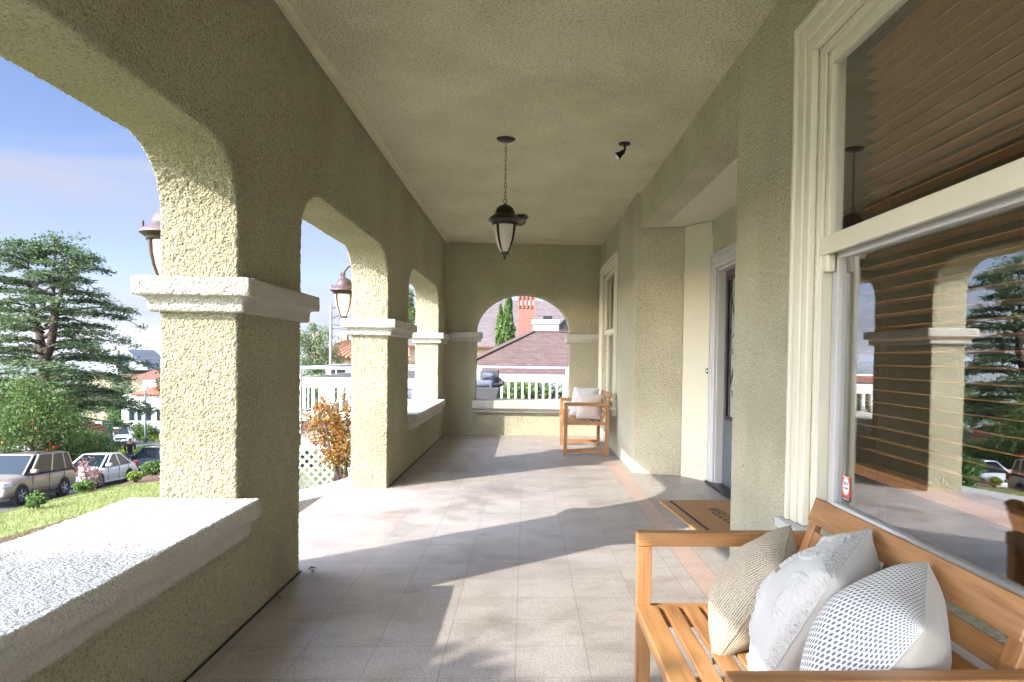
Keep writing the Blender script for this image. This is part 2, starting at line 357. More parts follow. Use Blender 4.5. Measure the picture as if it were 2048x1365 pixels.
# ------------------------------------------------------------------ arcade wall
aw = thing('arcade_wall', (-1.48, 3.65, 0), 'rough sage green stucco wall with rounded arches and pillars along the open side of the porch', 'wall')
def fillet(mb, y, z, r, sgn, rz=None, x0=XO, x1=XI):
    rz = rz or r; ov = .03
    p = [(y-sgn*-ov*0-sgn*-1*0, z)]
    pts = [(y+sgn*ov*-1, z+ov), (y-sgn*ov, z-rz)]
    for k in range(0, 9):
        a = math.pi/2*k/8
        pts.append((y+sgn*(r-r*math.cos(a)), z-rz+rz*math.sin(a)))
    pts.append((y+sgn*r, z+ov)); mb.prism(pts, 'x', x0, x1)
mb = MB()
mb.box(XO, -2.6, 2.19, XI, 3.3, 3.25); mb.box(XO, 3.25, 2.26, XI, 7.0, 3.25); mb.box(XO, 6.9, 2.275, XI, 11.5, 3.25)
for a, c in ((-1.1, -.25), (3.2, 4.08), (6.63, 7.76), (10.42, 11.55)): mb.box(XO, a, -1.3, XI, c, 2.4)
fillet(mb, 3.2, 2.19, .30, -1); fillet(mb, -.25, 2.19, .30, 1)
fillet(mb, 4.08, 2.26, .40, 1, .30); fillet(mb, 6.63, 2.26, .36, -1, .30)
fillet(mb, 7.76, 2.275, .42, 1, .30); fillet(mb, 10.42, 2.275, .36, -1, .28)
mb.box(XO, -.4, -1.3, XI, 3.3, .5); mb.box(XO, 7.6, -1.3, XI, 10.6, .5)
W = mb.build('wall', 'st', aw); stuccofy(W, .0095, .020, .012, .010)
def ring(mb, x0, y0, x1, y1, z0, zm, z1, o1=.085, o2=.042):
    mb.box(x0-o2, y0-o2, z0, x1+o2, y1+o2, zm+.01); mb.box(x0-o1, y0-o1, zm, x1+o1, y1+o1, z1)
for (a, c, q) in ((-1.1, -.25, 0), (3.2, 4.08, 0), (6.63, 7.76, 0), (10.42, 11.6, 0)):
    m_ = MB(); ring(m_, XO, a, XI, c, 1.455, 1.525, 1.61)
    stuccofy(m_.build('pillar_cap', 'stt', aw), .011, .010, .022, .008)
for a, c in ((-.25, 3.2), (7.76, 10.42)):
    m_ = MB(); m_.box(XO-.13, a, .525, XI+.115, c, .612); m_.box(XO-.07, a, .435, XI+.062, c, .53)
    stuccofy(m_.build('sill', 'stt', aw), .012, .010, .020, .012)
m_ = MB(); m_.box(XI+.008, -.4, .0005, XI+.016, 4.07, .007); m_.box(XI+.008, 6.64, .0005, XI+.016, 11.16, .007); m_.build('floor_gap', 'rubber', aw)
# ------------------------------------------------------------------ end wall
ew = thing('end_wall', (-.05, 11.3, 0), 'sage green stucco wall closing the far end of the porch with one round arch', 'wall')
mb = MB(); E0, E1 = YF, 11.5
mb.box(-1.6, E0, -.3, -.81, E1, 1.8); mb.box(.71, E0, -.3, 1.5, E1, 1.8); mb.box(-1.6, E0, -.3, 1.5, E1, .47)
n = 28; xs = [-.05-.76*math.cos(math.pi*k/n) for k in range(n+1)]; zz = [1.65+.625*math.sin(math.pi*k/n) for k in range(n+1)]
for k in range(n):
    mb.prism([(xs[k]-.002, zz[k]), (xs[k+1]+.002, zz[k+1]), (xs[k+1]+.002, 3.2), (xs[k]-.002, 3.2)], 'y', E0, E1)
mb.box(-1.6, E0, 1.65, -.808, E1, 3.2); mb.box(.708, E0, 1.65, 1.5, E1, 3.2)
stuccofy(mb.build('wall', 'stfar', ew), .02, .012, .03, .01)
for x0, x1 in ((XI+.09, -.75), (.65, 1.19)):
    m_ = MB(); m_.box(x0, E0-.06, 1.50, x1, E1+.06, 1.565); m_.box(x0, E0-.09, 1.555, x1+(.03 if x0 < 0 else 0), E1+.09, 1.655)
    stuccofy(m_.build('wall_cap', 'stt', ew), .014, .008, .02)
m_ = MB(); m_.box(-.86, E0-.13, .43, .80, E1+.1, .565); m_.box(-.86, E0-.07, .365, .80, E1+.05, .44)
stuccofy(m_.build('sill', 'stt', ew), .014, .008, .02)
# ------------------------------------------------------------------ ceiling
ce = thing('porch_ceiling', (0, 4.5, ZC), 'flat rough stucco porch ceiling with a ribbed trim strip along its left edge', 'ceiling')
MB().box(XI-.001, -2.6, ZC, 1.36, 11.4, ZC+.2).build('ceiling', 'stc', ce)
MB().box(-1.95, -3.2, ZC+.21, 6, 11.8, ZC+.6).build('roof', 'greyroof', ce)
m_ = MB(); m_.box(XI+.006, -2.6, ZC-.022, XI+.075, 11.15, ZC+.01); m_.box(XI+.02, -2.6, ZC-.030, XI+.032, 11.15, ZC-.02); m_.box(XI+.044, -2.6, ZC-.030, XI+.056, 11.15, ZC-.02)
m_.build('trim_strip', plain('ceiling_trim_paint', sc_(C_ST, .95), .7), ce, bevel=.003)
# ------------------------------------------------------------------ house wall
hw = thing('house_wall', (1.3, 4, 0), 'pale sage stucco front wall of the house with door recess and sash windows', 'wall')
NY, FY = 2.965, .7                                    # near window opening in y
R1, R2 = 4.11, 7.58
def part(name, mat, boxes, par=hw, **k):
    m_ = MB()
    for q in boxes: m_.box(*q)
    return m_.build(name, mat, par, **k)
part('wall', 'sth', [(1.25, NY, 0, 1.6, R1, 3.2), (1.25, FY, 2.62, 1.6, NY, 3.2), (1.25, FY, 0, 1.6, NY, .55), (1.25, -2.6, 0, 1.6, FY, 3.2),
                     (1.245, R1, 2.70, 1.47, R2, 3.2), (1.20, R2, 2.70, 1.45, R2+.05, 3.2)])
FW0, FW1 = 9.22, 10.78
part('far_wall', 'sth', [(1.20, R2+.051, 0, 1.5, FW0, 3.2), (1.20, FW1, 0, 1.5, 11.6, 3.2), (1.20, FW0, 2.54, 1.5, FW1, 3.2), (1.20, FW0, 0, 1.5, FW1, .64)], bevel=.008)
MB().prism([(1.195, R2), (1.70, 7.43), (1.9, 7.7), (1.2, 7.8)], 'z', 0, 2.702).build('recess_wall', 'sth', hw, bevel=.01)
MB().prism([(1.701, 7.429), (1.915, 7.085), (2.1, 7.2), (1.9, 7.6)], 'z', 0, 2.702).build('smooth_panel', 'smooth', hw)
MB().prism([(1.695, 7.414), (1.905, 7.072), (2.1, 7.2), (1.9, 7.6)], 'z', 0, .16).build('baseboard', 'smooth', hw, bevel=.004)
MB().prism([(1.695, 7.414), (1.905, 7.072), (2.1, 7.2), (1.9, 7.6)], 'z', 2.56, 2.70).build('frieze', 'smooth', hw, bevel=.004)
part('recess_ceiling', 'smooth', [(1.471, R1+.005, 2.703, 3.2, 8.2, 2.9)])
part('door_wall', 'sth', [(1.915, 6.9, 0, 2.25, 7.085, 2.703), (1.915, R1, 2.35, 2.25, 6.9, 2.703), (1.915, R1, 0, 2.25, 5.75, 2.35)])
# front door
def casing(par, x, y0, y1, z0, z1, wd, th, mat='white', cap=True, bottom=False):
    """moulded casing round an opening on a wall whose face is at x, stepping out to x-th"""
    m_ = MB()
    for i, (a, e, hh) in enumerate(((0, wd*.38, th*.75), (wd*.38+.0005, wd*.82, th), (wd*.82+.0005, wd, th*1.35))):
        m_.box(x-hh, y1+a, z0, x+.002, y1+e, z1+e); m_.box(x-hh, y0-e, z0, x+.002, y0-a, z1+e)
        m_.box(x-hh+.0004, y0-a, z1+a, x+.002, y1+a, z1+e)
    return m_.build('casing', mat, par, bevel=.006)
dr = thing('front_door', (2.0, 6.4, 0), 'dark slate front door with tall leaded glass panel in white casing', 'door')
casing(dr, 1.913, 5.9, 6.88, .0, 2.19, .15, .03)
part('jamb', 'white', [(1.915, 6.84, 0, 2.0, 6.879, 2.19), (1.915, 5.9, 2.16, 2.0, 6.84, 2.189)], dr)
part('door_leaf', 'slate', [(1.985, 5.92, .03, 2.03, 6.835, .70), (1.985, 5.92, .7, 2.03, 6.04, 2.155), (1.985, 6.72, .7, 2.03, 6.835, 2.155), (1.985, 6.04, 2.06, 2.03, 6.72, 2.155)], dr, bevel=.003)
part('panel', 'slate', [(1.975, 6.04, .2, 1.99, 6.72, .6)], dr, bevel=.008)
part('glass', plain('textured_door_glass', (.34, .37, .35), .12, var=.25, vs=30, bs=.5, bsc=60), [(2.0, 6.04, .70, 2.008, 6.72, 2.06)], dr)
part('glass_frame', 'dark', [(1.972, 6.70, .68, 1.988, 6.745, 2.09), (1.972, 6.03, .68, 1.988, 6.70, .72), (1.972, 6.03, 2.05, 1.988, 6.70, 2.09)], dr)
m_ = MB()
def arc(cy, cz, r, a0, a1, n=14): return [(1.995, cy+r*math.cos(R(a0+(a1-a0)*k/n)), cz+r*math.sin(R(a0+(a1-a0)*k/n))) for k in range(n+1)]
for q in range(6):
    z = .85+.2*q; s = 1 if q % 2 else -1
    for cyy in (6.38, 6.56): m_.tube(arc(cyy, z, .095, 90*s, 300*s), .005, 6); m_.tube(arc(cyy+.06*s, z+.1, .06, 200, 420), .004, 6)
for yy in (6.18, 6.66): m_.tube([(1.995, yy, .7), (1.995, yy, 2.06)], .005, 6)
m_.tube([(1.995, 6.66, 1.0), (1.995, 6.42, 1.45), (1.995, 6.66, 1.9)], .005, 6); m_.tube([(1.995, 6.18, 1.0), (1.995, 6.42, 1.45), (1.995, 6.18, 1.9)], .005, 6)
m_.build('lead_tracery', 'dark', dr, smooth=True)
part('threshold', 'black', [(1.86, 5.9, 0, 2.05, 7.03, .03)], dr, bevel=.005)
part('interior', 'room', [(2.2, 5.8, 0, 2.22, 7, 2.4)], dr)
m_ = MB(); dbn = Vector((-.85, -.53, 0)); c0 = Vector((1.893, 7.105, 1.153))
def disc(mb, c, nrm, prof, n=20):
    t = MB().lathe(prof, n=n); q = Vector(nrm).to_track_quat('Z', 'Y')
    mb.add([Vector(c)+q @ Vector(p) for p in t.v], t.f); return mb
db = thing('doorbell', c0, 'round dark bronze doorbell button on smooth cream panel beside the door', 'doorbell')
disc(MB(), c0, dbn, [(.027, 0), (.03, .004), (.026, .010), (.014, .013)]).build('escutcheon', 'dark', db, smooth=True)
disc(MB(), c0, dbn, [(.011, .012), (.011, .018), (.0, .02)]).build('button', 'signwhite', db, smooth=True)
# ------------------------------------------------------------------ windows
def sash(par, name, x, y0, y1, z0, z1, st, bot, top, mat='paint', th=.04):
    f = part(name, mat, [(x, y0, z0, x+th, y0+st, z1), (x, y1-st, z0, x+th, y1, z1), (x+.001, y0+st, z0, x+th-.001, y1-st, z0+bot), (x+.001, y0+st, z1-top, x+th-.001, y1-st, z1)], par, bevel=.004)
    return f
nw = thing('sash_window', (1.3, 1.8, .55), 'large cream sash window with wooden blinds and a red alarm sticker behind the bench', 'window')
m_ = MB()
for (a, e, t) in ((0, .055, .030), (.0555, .120, .040), (.1205, .15, .055)):
    m_.box(1.25-t, NY+a, .55, 1.252, NY+e, 2.62+e); m_.box(1.25-t, FY-e, .55, 1.252, FY-a, 2.62+e); m_.box(1.25-t+.0004, FY-a, 2.62+a, 1.252, NY+a, 2.62+e)
m_.build('casing', 'paint', nw, bevel=.006)
part('jamb', 'paint', [(1.252, NY-.03, .55, 1.42, NY-.001, 2.62), (1.252, FY+.001, 2.585, 1.42, NY-.03, 2.62), (1.256, NY-.05, .55, 1.27, NY-.03, 2.585), (1.252, FY, .55, 1.42, FY+.03, 2.62)], nw, bevel=.003)
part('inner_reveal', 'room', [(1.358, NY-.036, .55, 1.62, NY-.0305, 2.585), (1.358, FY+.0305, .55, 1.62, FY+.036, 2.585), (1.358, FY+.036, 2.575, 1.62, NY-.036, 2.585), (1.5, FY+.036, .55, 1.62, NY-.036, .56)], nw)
part('stool', 'white', [(1.17, FY-.2, .505, 1.45, NY+.2, .548), (1.205, FY-.16, .42, 1.25, NY+.16, .504)], nw, bevel=.006)
u = sash(nw, 'upper_sash', 1.272, FY+.03, NY-.03, 1.735, 2.585, .052, .075, .055)
part('meeting_rail', 'paint', [(1.255, FY+.031, 1.725, 1.273, NY-.031, 1.80)], nw, bevel=.005)
part('sash_horn', 'paint', [(1.268, NY-.082, 1.655, 1.31, NY-.031, 1.735)], nw, bevel=.012)
l_ = sash(nw, 'lower_sash', 1.315, FY+.03, NY-.03, .55, 1.76, .058, .125, .05, 'white')
part('pane', 'glassup', [(1.292, FY+.08, 1.80, 1.296, NY-.08, 2.54)], nw)
part('pane', 'glass', [(1.335, FY+.08, .675, 1.339, NY-.085, 1.715)], nw)
sk = part('alarm_sticker', plain('sticker_red', (.60, .06, .03), .4, var=.02), [(1.3335, 2.762, .712, 1.3345, 2.832, .800)], nw)
part('sticker_base', plain('sticker_dark', (.03, .05, .05), .4), [(1.3335, 2.762, .697, 1.3345, 2.832, .7118)], sk)
m_ = MB(); m_.add([(1.3332, 2.797+.0285*math.cos(a), .757+.036*math.sin(a)) for a in [2*math.pi*k/28 for k in range(28)]], [tuple(range(28))]); m_.build('oval', 'signwhite', sk)
mt = Matrix.Translation((1.333, 2.797, .764)) @ Matrix(((0, 0, -1, 0), (-1, 0, 0, 0), (0, 1, 0, 0), (0, 0, 0, 1)))
tx = plain('sticker_ink', (.01, .06, .10), .5); M['ink'] = tx
def txt(body, size, name, m, parent, loc, depth=.0003, sx=1):
    o = wloc(parent); mm = Matrix.Translation(Vector(loc)-o) @ Matrix(((0, 0, -1, 0), (-1, 0, 0, 0), (0, 1, 0, 0), (0, 0, 0, 1)))
    return text_mesh(body, size, name, m, parent, mm, depth, sx)
txt('BAY', .024, 'lettering', 'ink', sk, (1.3328, 2.797, .768), sx=1.05); txt('ALARM', .0135, 'lettering', 'ink', sk, (1.3328, 2.797, .749), sx=1)
txt('PROTECTED BY', .0075, 'lettering', 'signwhite', sk, (1.3328, 2.797, .7955)); txt('BAYALARM.COM', .0072, 'lettering', 'signwhite', sk, (1.3328, 2.797, .7045))
# blinds
bl = thing('window_blind', (1.42, 1.8, 2.6), 'brown wooden venetian blind hanging inside the large window', 'blind')
m_ = MB(); k = 0; z = 2.56
while z > .90:
    a = R(6); m_.bar((1.435, FY+.06, z), (1.435, NY-.105, z), .054, .0035, up=(math.sin(a), 0, math.cos(a))); z -= .050
m_.build('slats', 'blind', bl)
part('bottom_rail', 'blind', [(1.40, FY+.06, .80, 1.465, NY-.10, .845)], bl, bevel=.004)
m_ = MB()
for yy in (NY-.3, 1.75, .95):
    for xx in (1.408, 1.464): m_.tube([(xx, yy, 2.58), (xx, yy, .82)], .0012, 4)
m_.tube([(1.40, NY-.34, 2.0), (1.40, NY-.345, .95), (1.40, NY-.36, .62)], .0015, 4); m_.tube([(1.40, NY-.30, 2.0), (1.40, NY-.29, .9), (1.40, NY-.30, .66)], .0015, 4)
m_.build('cords', 'twig', bl)
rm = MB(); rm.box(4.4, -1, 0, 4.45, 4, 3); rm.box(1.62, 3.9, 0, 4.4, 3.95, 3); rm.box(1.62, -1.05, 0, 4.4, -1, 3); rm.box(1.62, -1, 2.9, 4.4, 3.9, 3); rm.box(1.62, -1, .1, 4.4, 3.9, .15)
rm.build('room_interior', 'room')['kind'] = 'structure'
# far window
fw = thing('narrow_window', (1.25, 10, .64), 'tall cream sash window in the wall above the far bench', 'window')
casing(fw, 1.198, FW0, FW1, .62, 2.54, .13, .035, 'paint')
part('stool', 'paint', [(1.11, FW0-.2, .58, 1.3, FW1+.2, .625), (1.15, FW0-.15, .50, 1.2, FW1+.15, .579)], fw, bevel=.005)
sash(fw, 'upper_sash', 1.222, FW0, FW1, 1.62, 2.54, .06, .07, .06); sash(fw, 'lower_sash', 1.262, FW0, FW1, .64, 1.66, .06, .10, .05)
part('pane', 'glassfar', [(1.24, FW0+.05, 1.68, 1.244, FW1-.05, 2.49)], fw); part('pane', 'glassfar', [(1.28, FW0+.05, .73, 1.284, FW1-.05, 1.62)], fw)
cu = MB(); 
for k in range(60):
    y = FW0+.05+(FW1-FW0-.1)*k/60; dx = .02*math.sin(k*.9); cu.add([(1.40+dx, y, .6), (1.40+.02*math.sin((k+1)*.9), y+.025, .6), (1.40+.02*math.sin((k+1)*.9), y+.025, 2.55), (1.40+dx, y, 2.55)], [(0, 1, 2, 3)])
tag(cu.build('curtain', 'creamfab'), 'cream curtain hanging behind the glass of the far narrow window', 'curtain')
part('reveal', 'room', [(1.5, FW0-.1, .5, 1.52, FW1+.1, 2.7)], fw)
# ------------------------------------------------------------------ lanterns
def lantern(z, c, par, glass, lit, s=1.0, top='loop'):
    """onion lantern: brim centre at c, height along z"""
    cx, cy = c
    prof = [(.004, .135), (.02, .122), (.045, .112), (.066, .092), (.078, .062), (.084, .05), (.086, .044), (.105, .030), (.125, .012), (.138, -.002), (.140, -.010), (.134, -.014)]
    MB().lathe([(r*s, h*s) for r, h in prof][::-1], (cx, cy, z), 40, lambda k, a: (.05*abs(math.sin(9*a)) if 6 < k < 11 else 0)).build('lamp_roof', 'bronze' if lit else 'dark', par, smooth=True)
    p2 = [(.134, -.014), (.112, -.030), (.108, -.045), (.098, -.05)]
    MB().lathe([(r*s, h*s) for r, h in p2][::-1], (cx, cy, z), 40).build('collar', 'dark', par, smooth=True)
    g = [(.030, -.275), (.055, -.235), (.078, -.175), (.092, -.11), (.097, -.05)]
    MB().lathe([(r*s*.97, h*s) for r, h in g], (cx, cy, z), 32).build('lamp_glass', glass, par, smooth=True)
    m_ = MB()
    for k in range(4):
        a = R(45+90*k+10); pts = [(cx+r*s*1.02*math.cos(a), cy+r*s*1.02*math.sin(a), z+h*s) for r, h in g]
        m_.tube(pts, [.006*s, .008*s, .009*s, .010*s, .012*s], 8)
    m_.build('ribs', 'bronze' if lit else 'dark', par, smooth=True)
    MB().lathe([(0, -.335), (.012, -.33), (.014, -.318), (.008, -.308), (.02, -.298), (.034, -.288), (.036, -.276), (.03, -.27)], (cx, cy, z), 20).build('finial', 'bronze' if lit else 'dark', par, smooth=True)
    if lit: MB().lathe([(.0, -.20), (.012, -.19), (.017, -.17), (.012, -.13), (.004, -.11)], (cx, cy, z), 12).build('bulb', 'bulb', par, smooth=True)
pd = thing('pendant_lantern', (-.19, 5.82, ZC), 'dark bronze onion lantern hanging on a chain from the porch ceiling', 'lantern')
MB().lathe([(.022, -.028), (.05, -.022), (.075, -.008), (.08, .001)], (-.19, 5.82, ZC), 28).build('canopy', 'dark', pd, smooth=True)
m_ = MB(); z = ZC-.03; k = 0
while z > 2.60:
    pts = [(-.19+(.0085*math.cos(a) if k % 2 else 0), 5.82+(0 if k % 2 else .0085*math.cos(a)), z-.022+.022*math.sin(a)) for a in [2*math.pi*j/10 for j in range(10)]]
    m_.tube(pts, .0026, 5, closed=True); z -= .037; k += 1
m_.tube([(-.19+.018*math.cos(a), 5.82, 2.575+.018*math.sin(a)) for a in [2*math.pi*j/14 for j in range(14)]], .003, 6, closed=True)
m_.build('chain', 'dark', pd, smooth=True); lantern(2.42, (-.19, 5.82), pd, 'frostoff', False)
def wall_lantern(y, z, label):
    t = thing('wall_lantern', (XO, y, z), label, 'lantern', 'bronze lanterns on the outer faces of the pillars')
    cx = -1.875; lantern(z, (cx, y), t, 'frost', True)
    MB().box(XO-.018, y-.055, z+.12, XO+.004, y+.055, z+.34).build('back_plate', 'bronze', t, bevel=.01)
    pts = [(cx, y, z+.13), (cx-.012, y, z+.155), (cx+.0, y, z+.19), (cx+.035, y, z+.235), (cx+.09, y, z+.265), (cx+.15, y, z+.275), (XO-.01, y, z+.27)]
    MB().tube(pts, [.012, .014, .013, .012, .012, .013, .018], 10).build('arm', 'bronze', t, smooth=True)
    m_ = MB(); m_.tube([(cx-.015+.022*math.cos(a), y, z+.16+.022*math.sin(a)) for a in [2*math.pi*j/14 for j in range(14)]], .007, 6, closed=True); m_.build('ornament', 'bronze', t, smooth=True); m_ = MB()
    m_.tube([(cx-.11, y-.05, z+.02), (cx-.11, y-.05, z+.05)], .006, 6); m_.build('knob', 'bronze', t, smooth=True)
wall_lantern(3.72, 1.90, 'rusty bronze onion lantern half hidden behind the nearest pillar, above its white cap')
wall_lantern(7.2, 1.935, 'glowing bronze onion lantern hanging from a curved arm on the second pillar')
fl_ = thing('flush_lantern', (-.10, 8.95, ZC), 'small black caged glass lantern fixed to the ceiling behind the pendant lantern', 'lantern')
MB().lathe([(.085, -.045), (.10, -.035), (.11, -.02), (.07, -.008), (.06, .002)], (-.10, 8.95, ZC), 8).build('ceiling_plate', 'black', fl_)
MB().lathe([(.035, -.125), (.072, -.095), (.085, -.045)], (-.10, 8.95, ZC), 8).build('lamp_glass', glassmat('clear_glass', .25), fl_)
m_ = MB()
for k in range(8):
    a = 2*math.pi*k/8; m_.tube([(-.10+r*math.cos(a), 8.95+r*math.sin(a), ZC+h) for r, h in ((.035, -.125), (.072, -.095), (.085, -.045))], .0035, 5)
for r, h in ((.035, -.125), (.072, -.095)): m_.tube([(-.10+r*math.cos(2*math.pi*k/8), 8.95+r*math.sin(2*math.pi*k/8), ZC+h) for k in range(8)], .0035, 5, closed=True)
m_.build('cage', 'black', fl_)
sp_ = thing('spotlight', (.81, 5.85, ZC), 'small black adjustable spotlight on the porch ceiling to the right of the pendant', 'spotlight')
MB().lathe([(.03, -.018), (.048, -.012), (.052, .001)], (.81, 5.85, ZC), 20).build('mounting_plate', 'black', sp_, smooth=True)
MB().tube([(.81, 5.85, ZC-.015), (.815, 5.85, ZC-.05), (.80, 5.85, ZC-.075)], .010, 8).build('swivel', 'black', sp_, smooth=True)
hd = disc(MB(), (.80, 5.85, ZC-.07), (-.75, -.1, -.62), [(.012, -.01), (.02, .0), (.022, .03), (.03, .05), (.034, .075)]).build('lamp_head', 'black', sp_, smooth=True)
disc(MB(), (.80, 5.85, ZC-.07), (-.75, -.1, -.62), [(.03, .0755), (.0, .078)]).build('lens', 'lamp', sp_, smooth=True)
for k, (x, y, a) in enumerate(((-1.27, 4.10, .3), (-1.22, 4.03, 1.4), (-1.245, 3.6, 2.2))):
    d_ = MB(); d_.add([(x, y, .004), (x+.03*math.cos(a), y+.03*math.sin(a), .012), (x+.055*math.cos(a+.3), y+.055*math.sin(a+.3), .006), (x+.03*math.cos(a+.8), y+.03*math.sin(a+.8), .016)], [(0, 1, 2), (0, 2, 3)])
    tag(d_.build('dry_leaf', 'leafo'), ('reddish dry leaf lying at the far base corner of the nearest pillar', 'curled dry leaf on the tiles just in front of the nearest pillar corner', 'dry leaf on the floor along the side of the nearest pillar')[k], 'leaf', 'dry leaves on the porch floor')
# ------------------------------------------------------------------ doormat
dm = thing('doormat', (1.62, 5.4, 0), 'tan coir doormat with black border and lettering in front of the dark door', 'doormat', rz=.065)
cm = N('coir'); g = cm.noise(160, 3); cm.base(cm.ramp(g, [(.3, (.20, .10, .035)), (.6, (.42, .235, .095)), (.8, (.55, .33, .15))])); cm.set(Roughness=1); cm.bump(g, 1, .006); M['coir'] = cm.m
MB().box(-.38, -.63, .002, .30, .68, .018).build('coir_pad', 'coir', dm, local=True, bevel=.004)
mk = plain('mat_ink', (.03, .022, .015), .95, var=.3, vs=90); M['matink'] = mk
m_ = MB(); m_.box(-.30, -.60, .0185, -.275, .64, .0195); m_.build('border', 'matink', dm, local=True)
text_mesh('WELCOME', .16, 'lettering', 'matink', dm, Matrix.Translation((-.02, .0, .0192)) @ Matrix.Rotation(R(-90), 4, 'Z'), .0005, .9)
# ------------------------------------------------------------------ benches
def make_bench(label, loc):
    """local: x = front (0) to back, y = length, z up"""
    D, Ln = .585, 1.11
    t = thing('slatted_bench', loc, label, 'bench', 'acacia wood slatted benches')
    lw, lt = .046, .046
    for x in (0, D-lw):
        for y in (0, Ln-lt): MB().box(x, y, 0, x+lw, y+lt, .64).build('leg', 'wz', t, local=True, bevel=.003)
    for y in (0, Ln-lt):
        MB().box(-.004, y-.001, .641, D+.006, y+lt+.001, .687).build('armrest', 'wx', t, local=True, bevel=.004)
        MB().box(lw+.0005, y+.003, .035, D-lw-.0005, y+lt-.003, .08).build('foot_rail', 'wx', t, local=True, bevel=.003)
        MB().box(lw+.0005, y+.002, .395, D-lw-.0005, y+lt-.004, .435).build('side_rail', 'wx', t, local=True, bevel=.003)
    MB().box(.002, lt+.001, .385, .03, Ln-lt-.001, .425).build('front_rail', 'wy', t, local=True, bevel=.003)
    m_ = MB(); x = 0.0; first = True
    while x < D-.09:
        wd = .066 if first else .050
        m_.box(x-(.004 if first else 0), lt+.002, .426, x+wd, Ln-lt-.002, .443); x += wd+.019; first = False
    m_.build('seat_slats', 'wy', t, local=True, bevel=.003)
    for y in (.10, Ln/2, Ln-.10): MB().box(.03, y-.02, .395, D-.06, y+.02, .425).build('cross_rail', 'wx', t, local=True)
    p0, p1 = Vector((.475, 0, .40)), Vector((.625, 0, .805)); d = (p1-p0).normalized(); nrm = Vector((-d.z, 0, d.x))
    for y in (lt+.026, Ln/2, Ln-lt-.026):
        q = Vector((0, y, 0)); MB().bar(p0+q, p1+q, .048, .024, up=nrm).build('back_post', 'wz', t, local=True, bevel=.003)
    def sl(a, b_, y0, y1):
        m_.bar(p0+d*(a+b_)/2+Vector((0, y0, 0)), p0+d*(a+b_)/2+Vector((0, y1, 0)), b_-a, .016, up=nrm)
    Lb = (p1-p0).length; m_ = MB()
    e = Lb-.085
    for (y0, y1) in ((lt+.051, Ln/2-.025), (Ln/2+.025, Ln-lt-.051)):
        a = e-.02
        while a-.052 > .02: sl(a-.052, a, y0, y1); a -= .071
    m_.build('back_slats', 'wy', t, local=True, bevel=.003)
    m_ = MB(); m_.bar(p0+d*(Lb-.042)+Vector((-.0135, lt+.002, .006)), p0+d*(Lb-.042)+Vector((-.0135, Ln-lt-.002, .006)), .082, .018, up=nrm)
    m_.build('top_rail', 'wy', t, local=True, bevel=.004)
    for y in (-.0015, Ln+.0015):
        for x, z in ((D-.022, .665), (D-.022, .37), (.022, .37)): disc(MB(), (x, y, z), (0, -1 if y < 0 else 1, 0), [(.007, -.001), (.006, .002), (0, .0025)], 10).build('bolt_cap', 'chrome', t, local=True)
    return t
bench = make_bench('slatted acacia wood bench with three pillows in the near right corner below the large window', (.388, 1.235, 0))
far = copy_tree(bench); far.location = (.503, 8.9, 0); tag(far, 'slatted acacia wood bench with two pillows at the far end below the narrow window', 'bench')
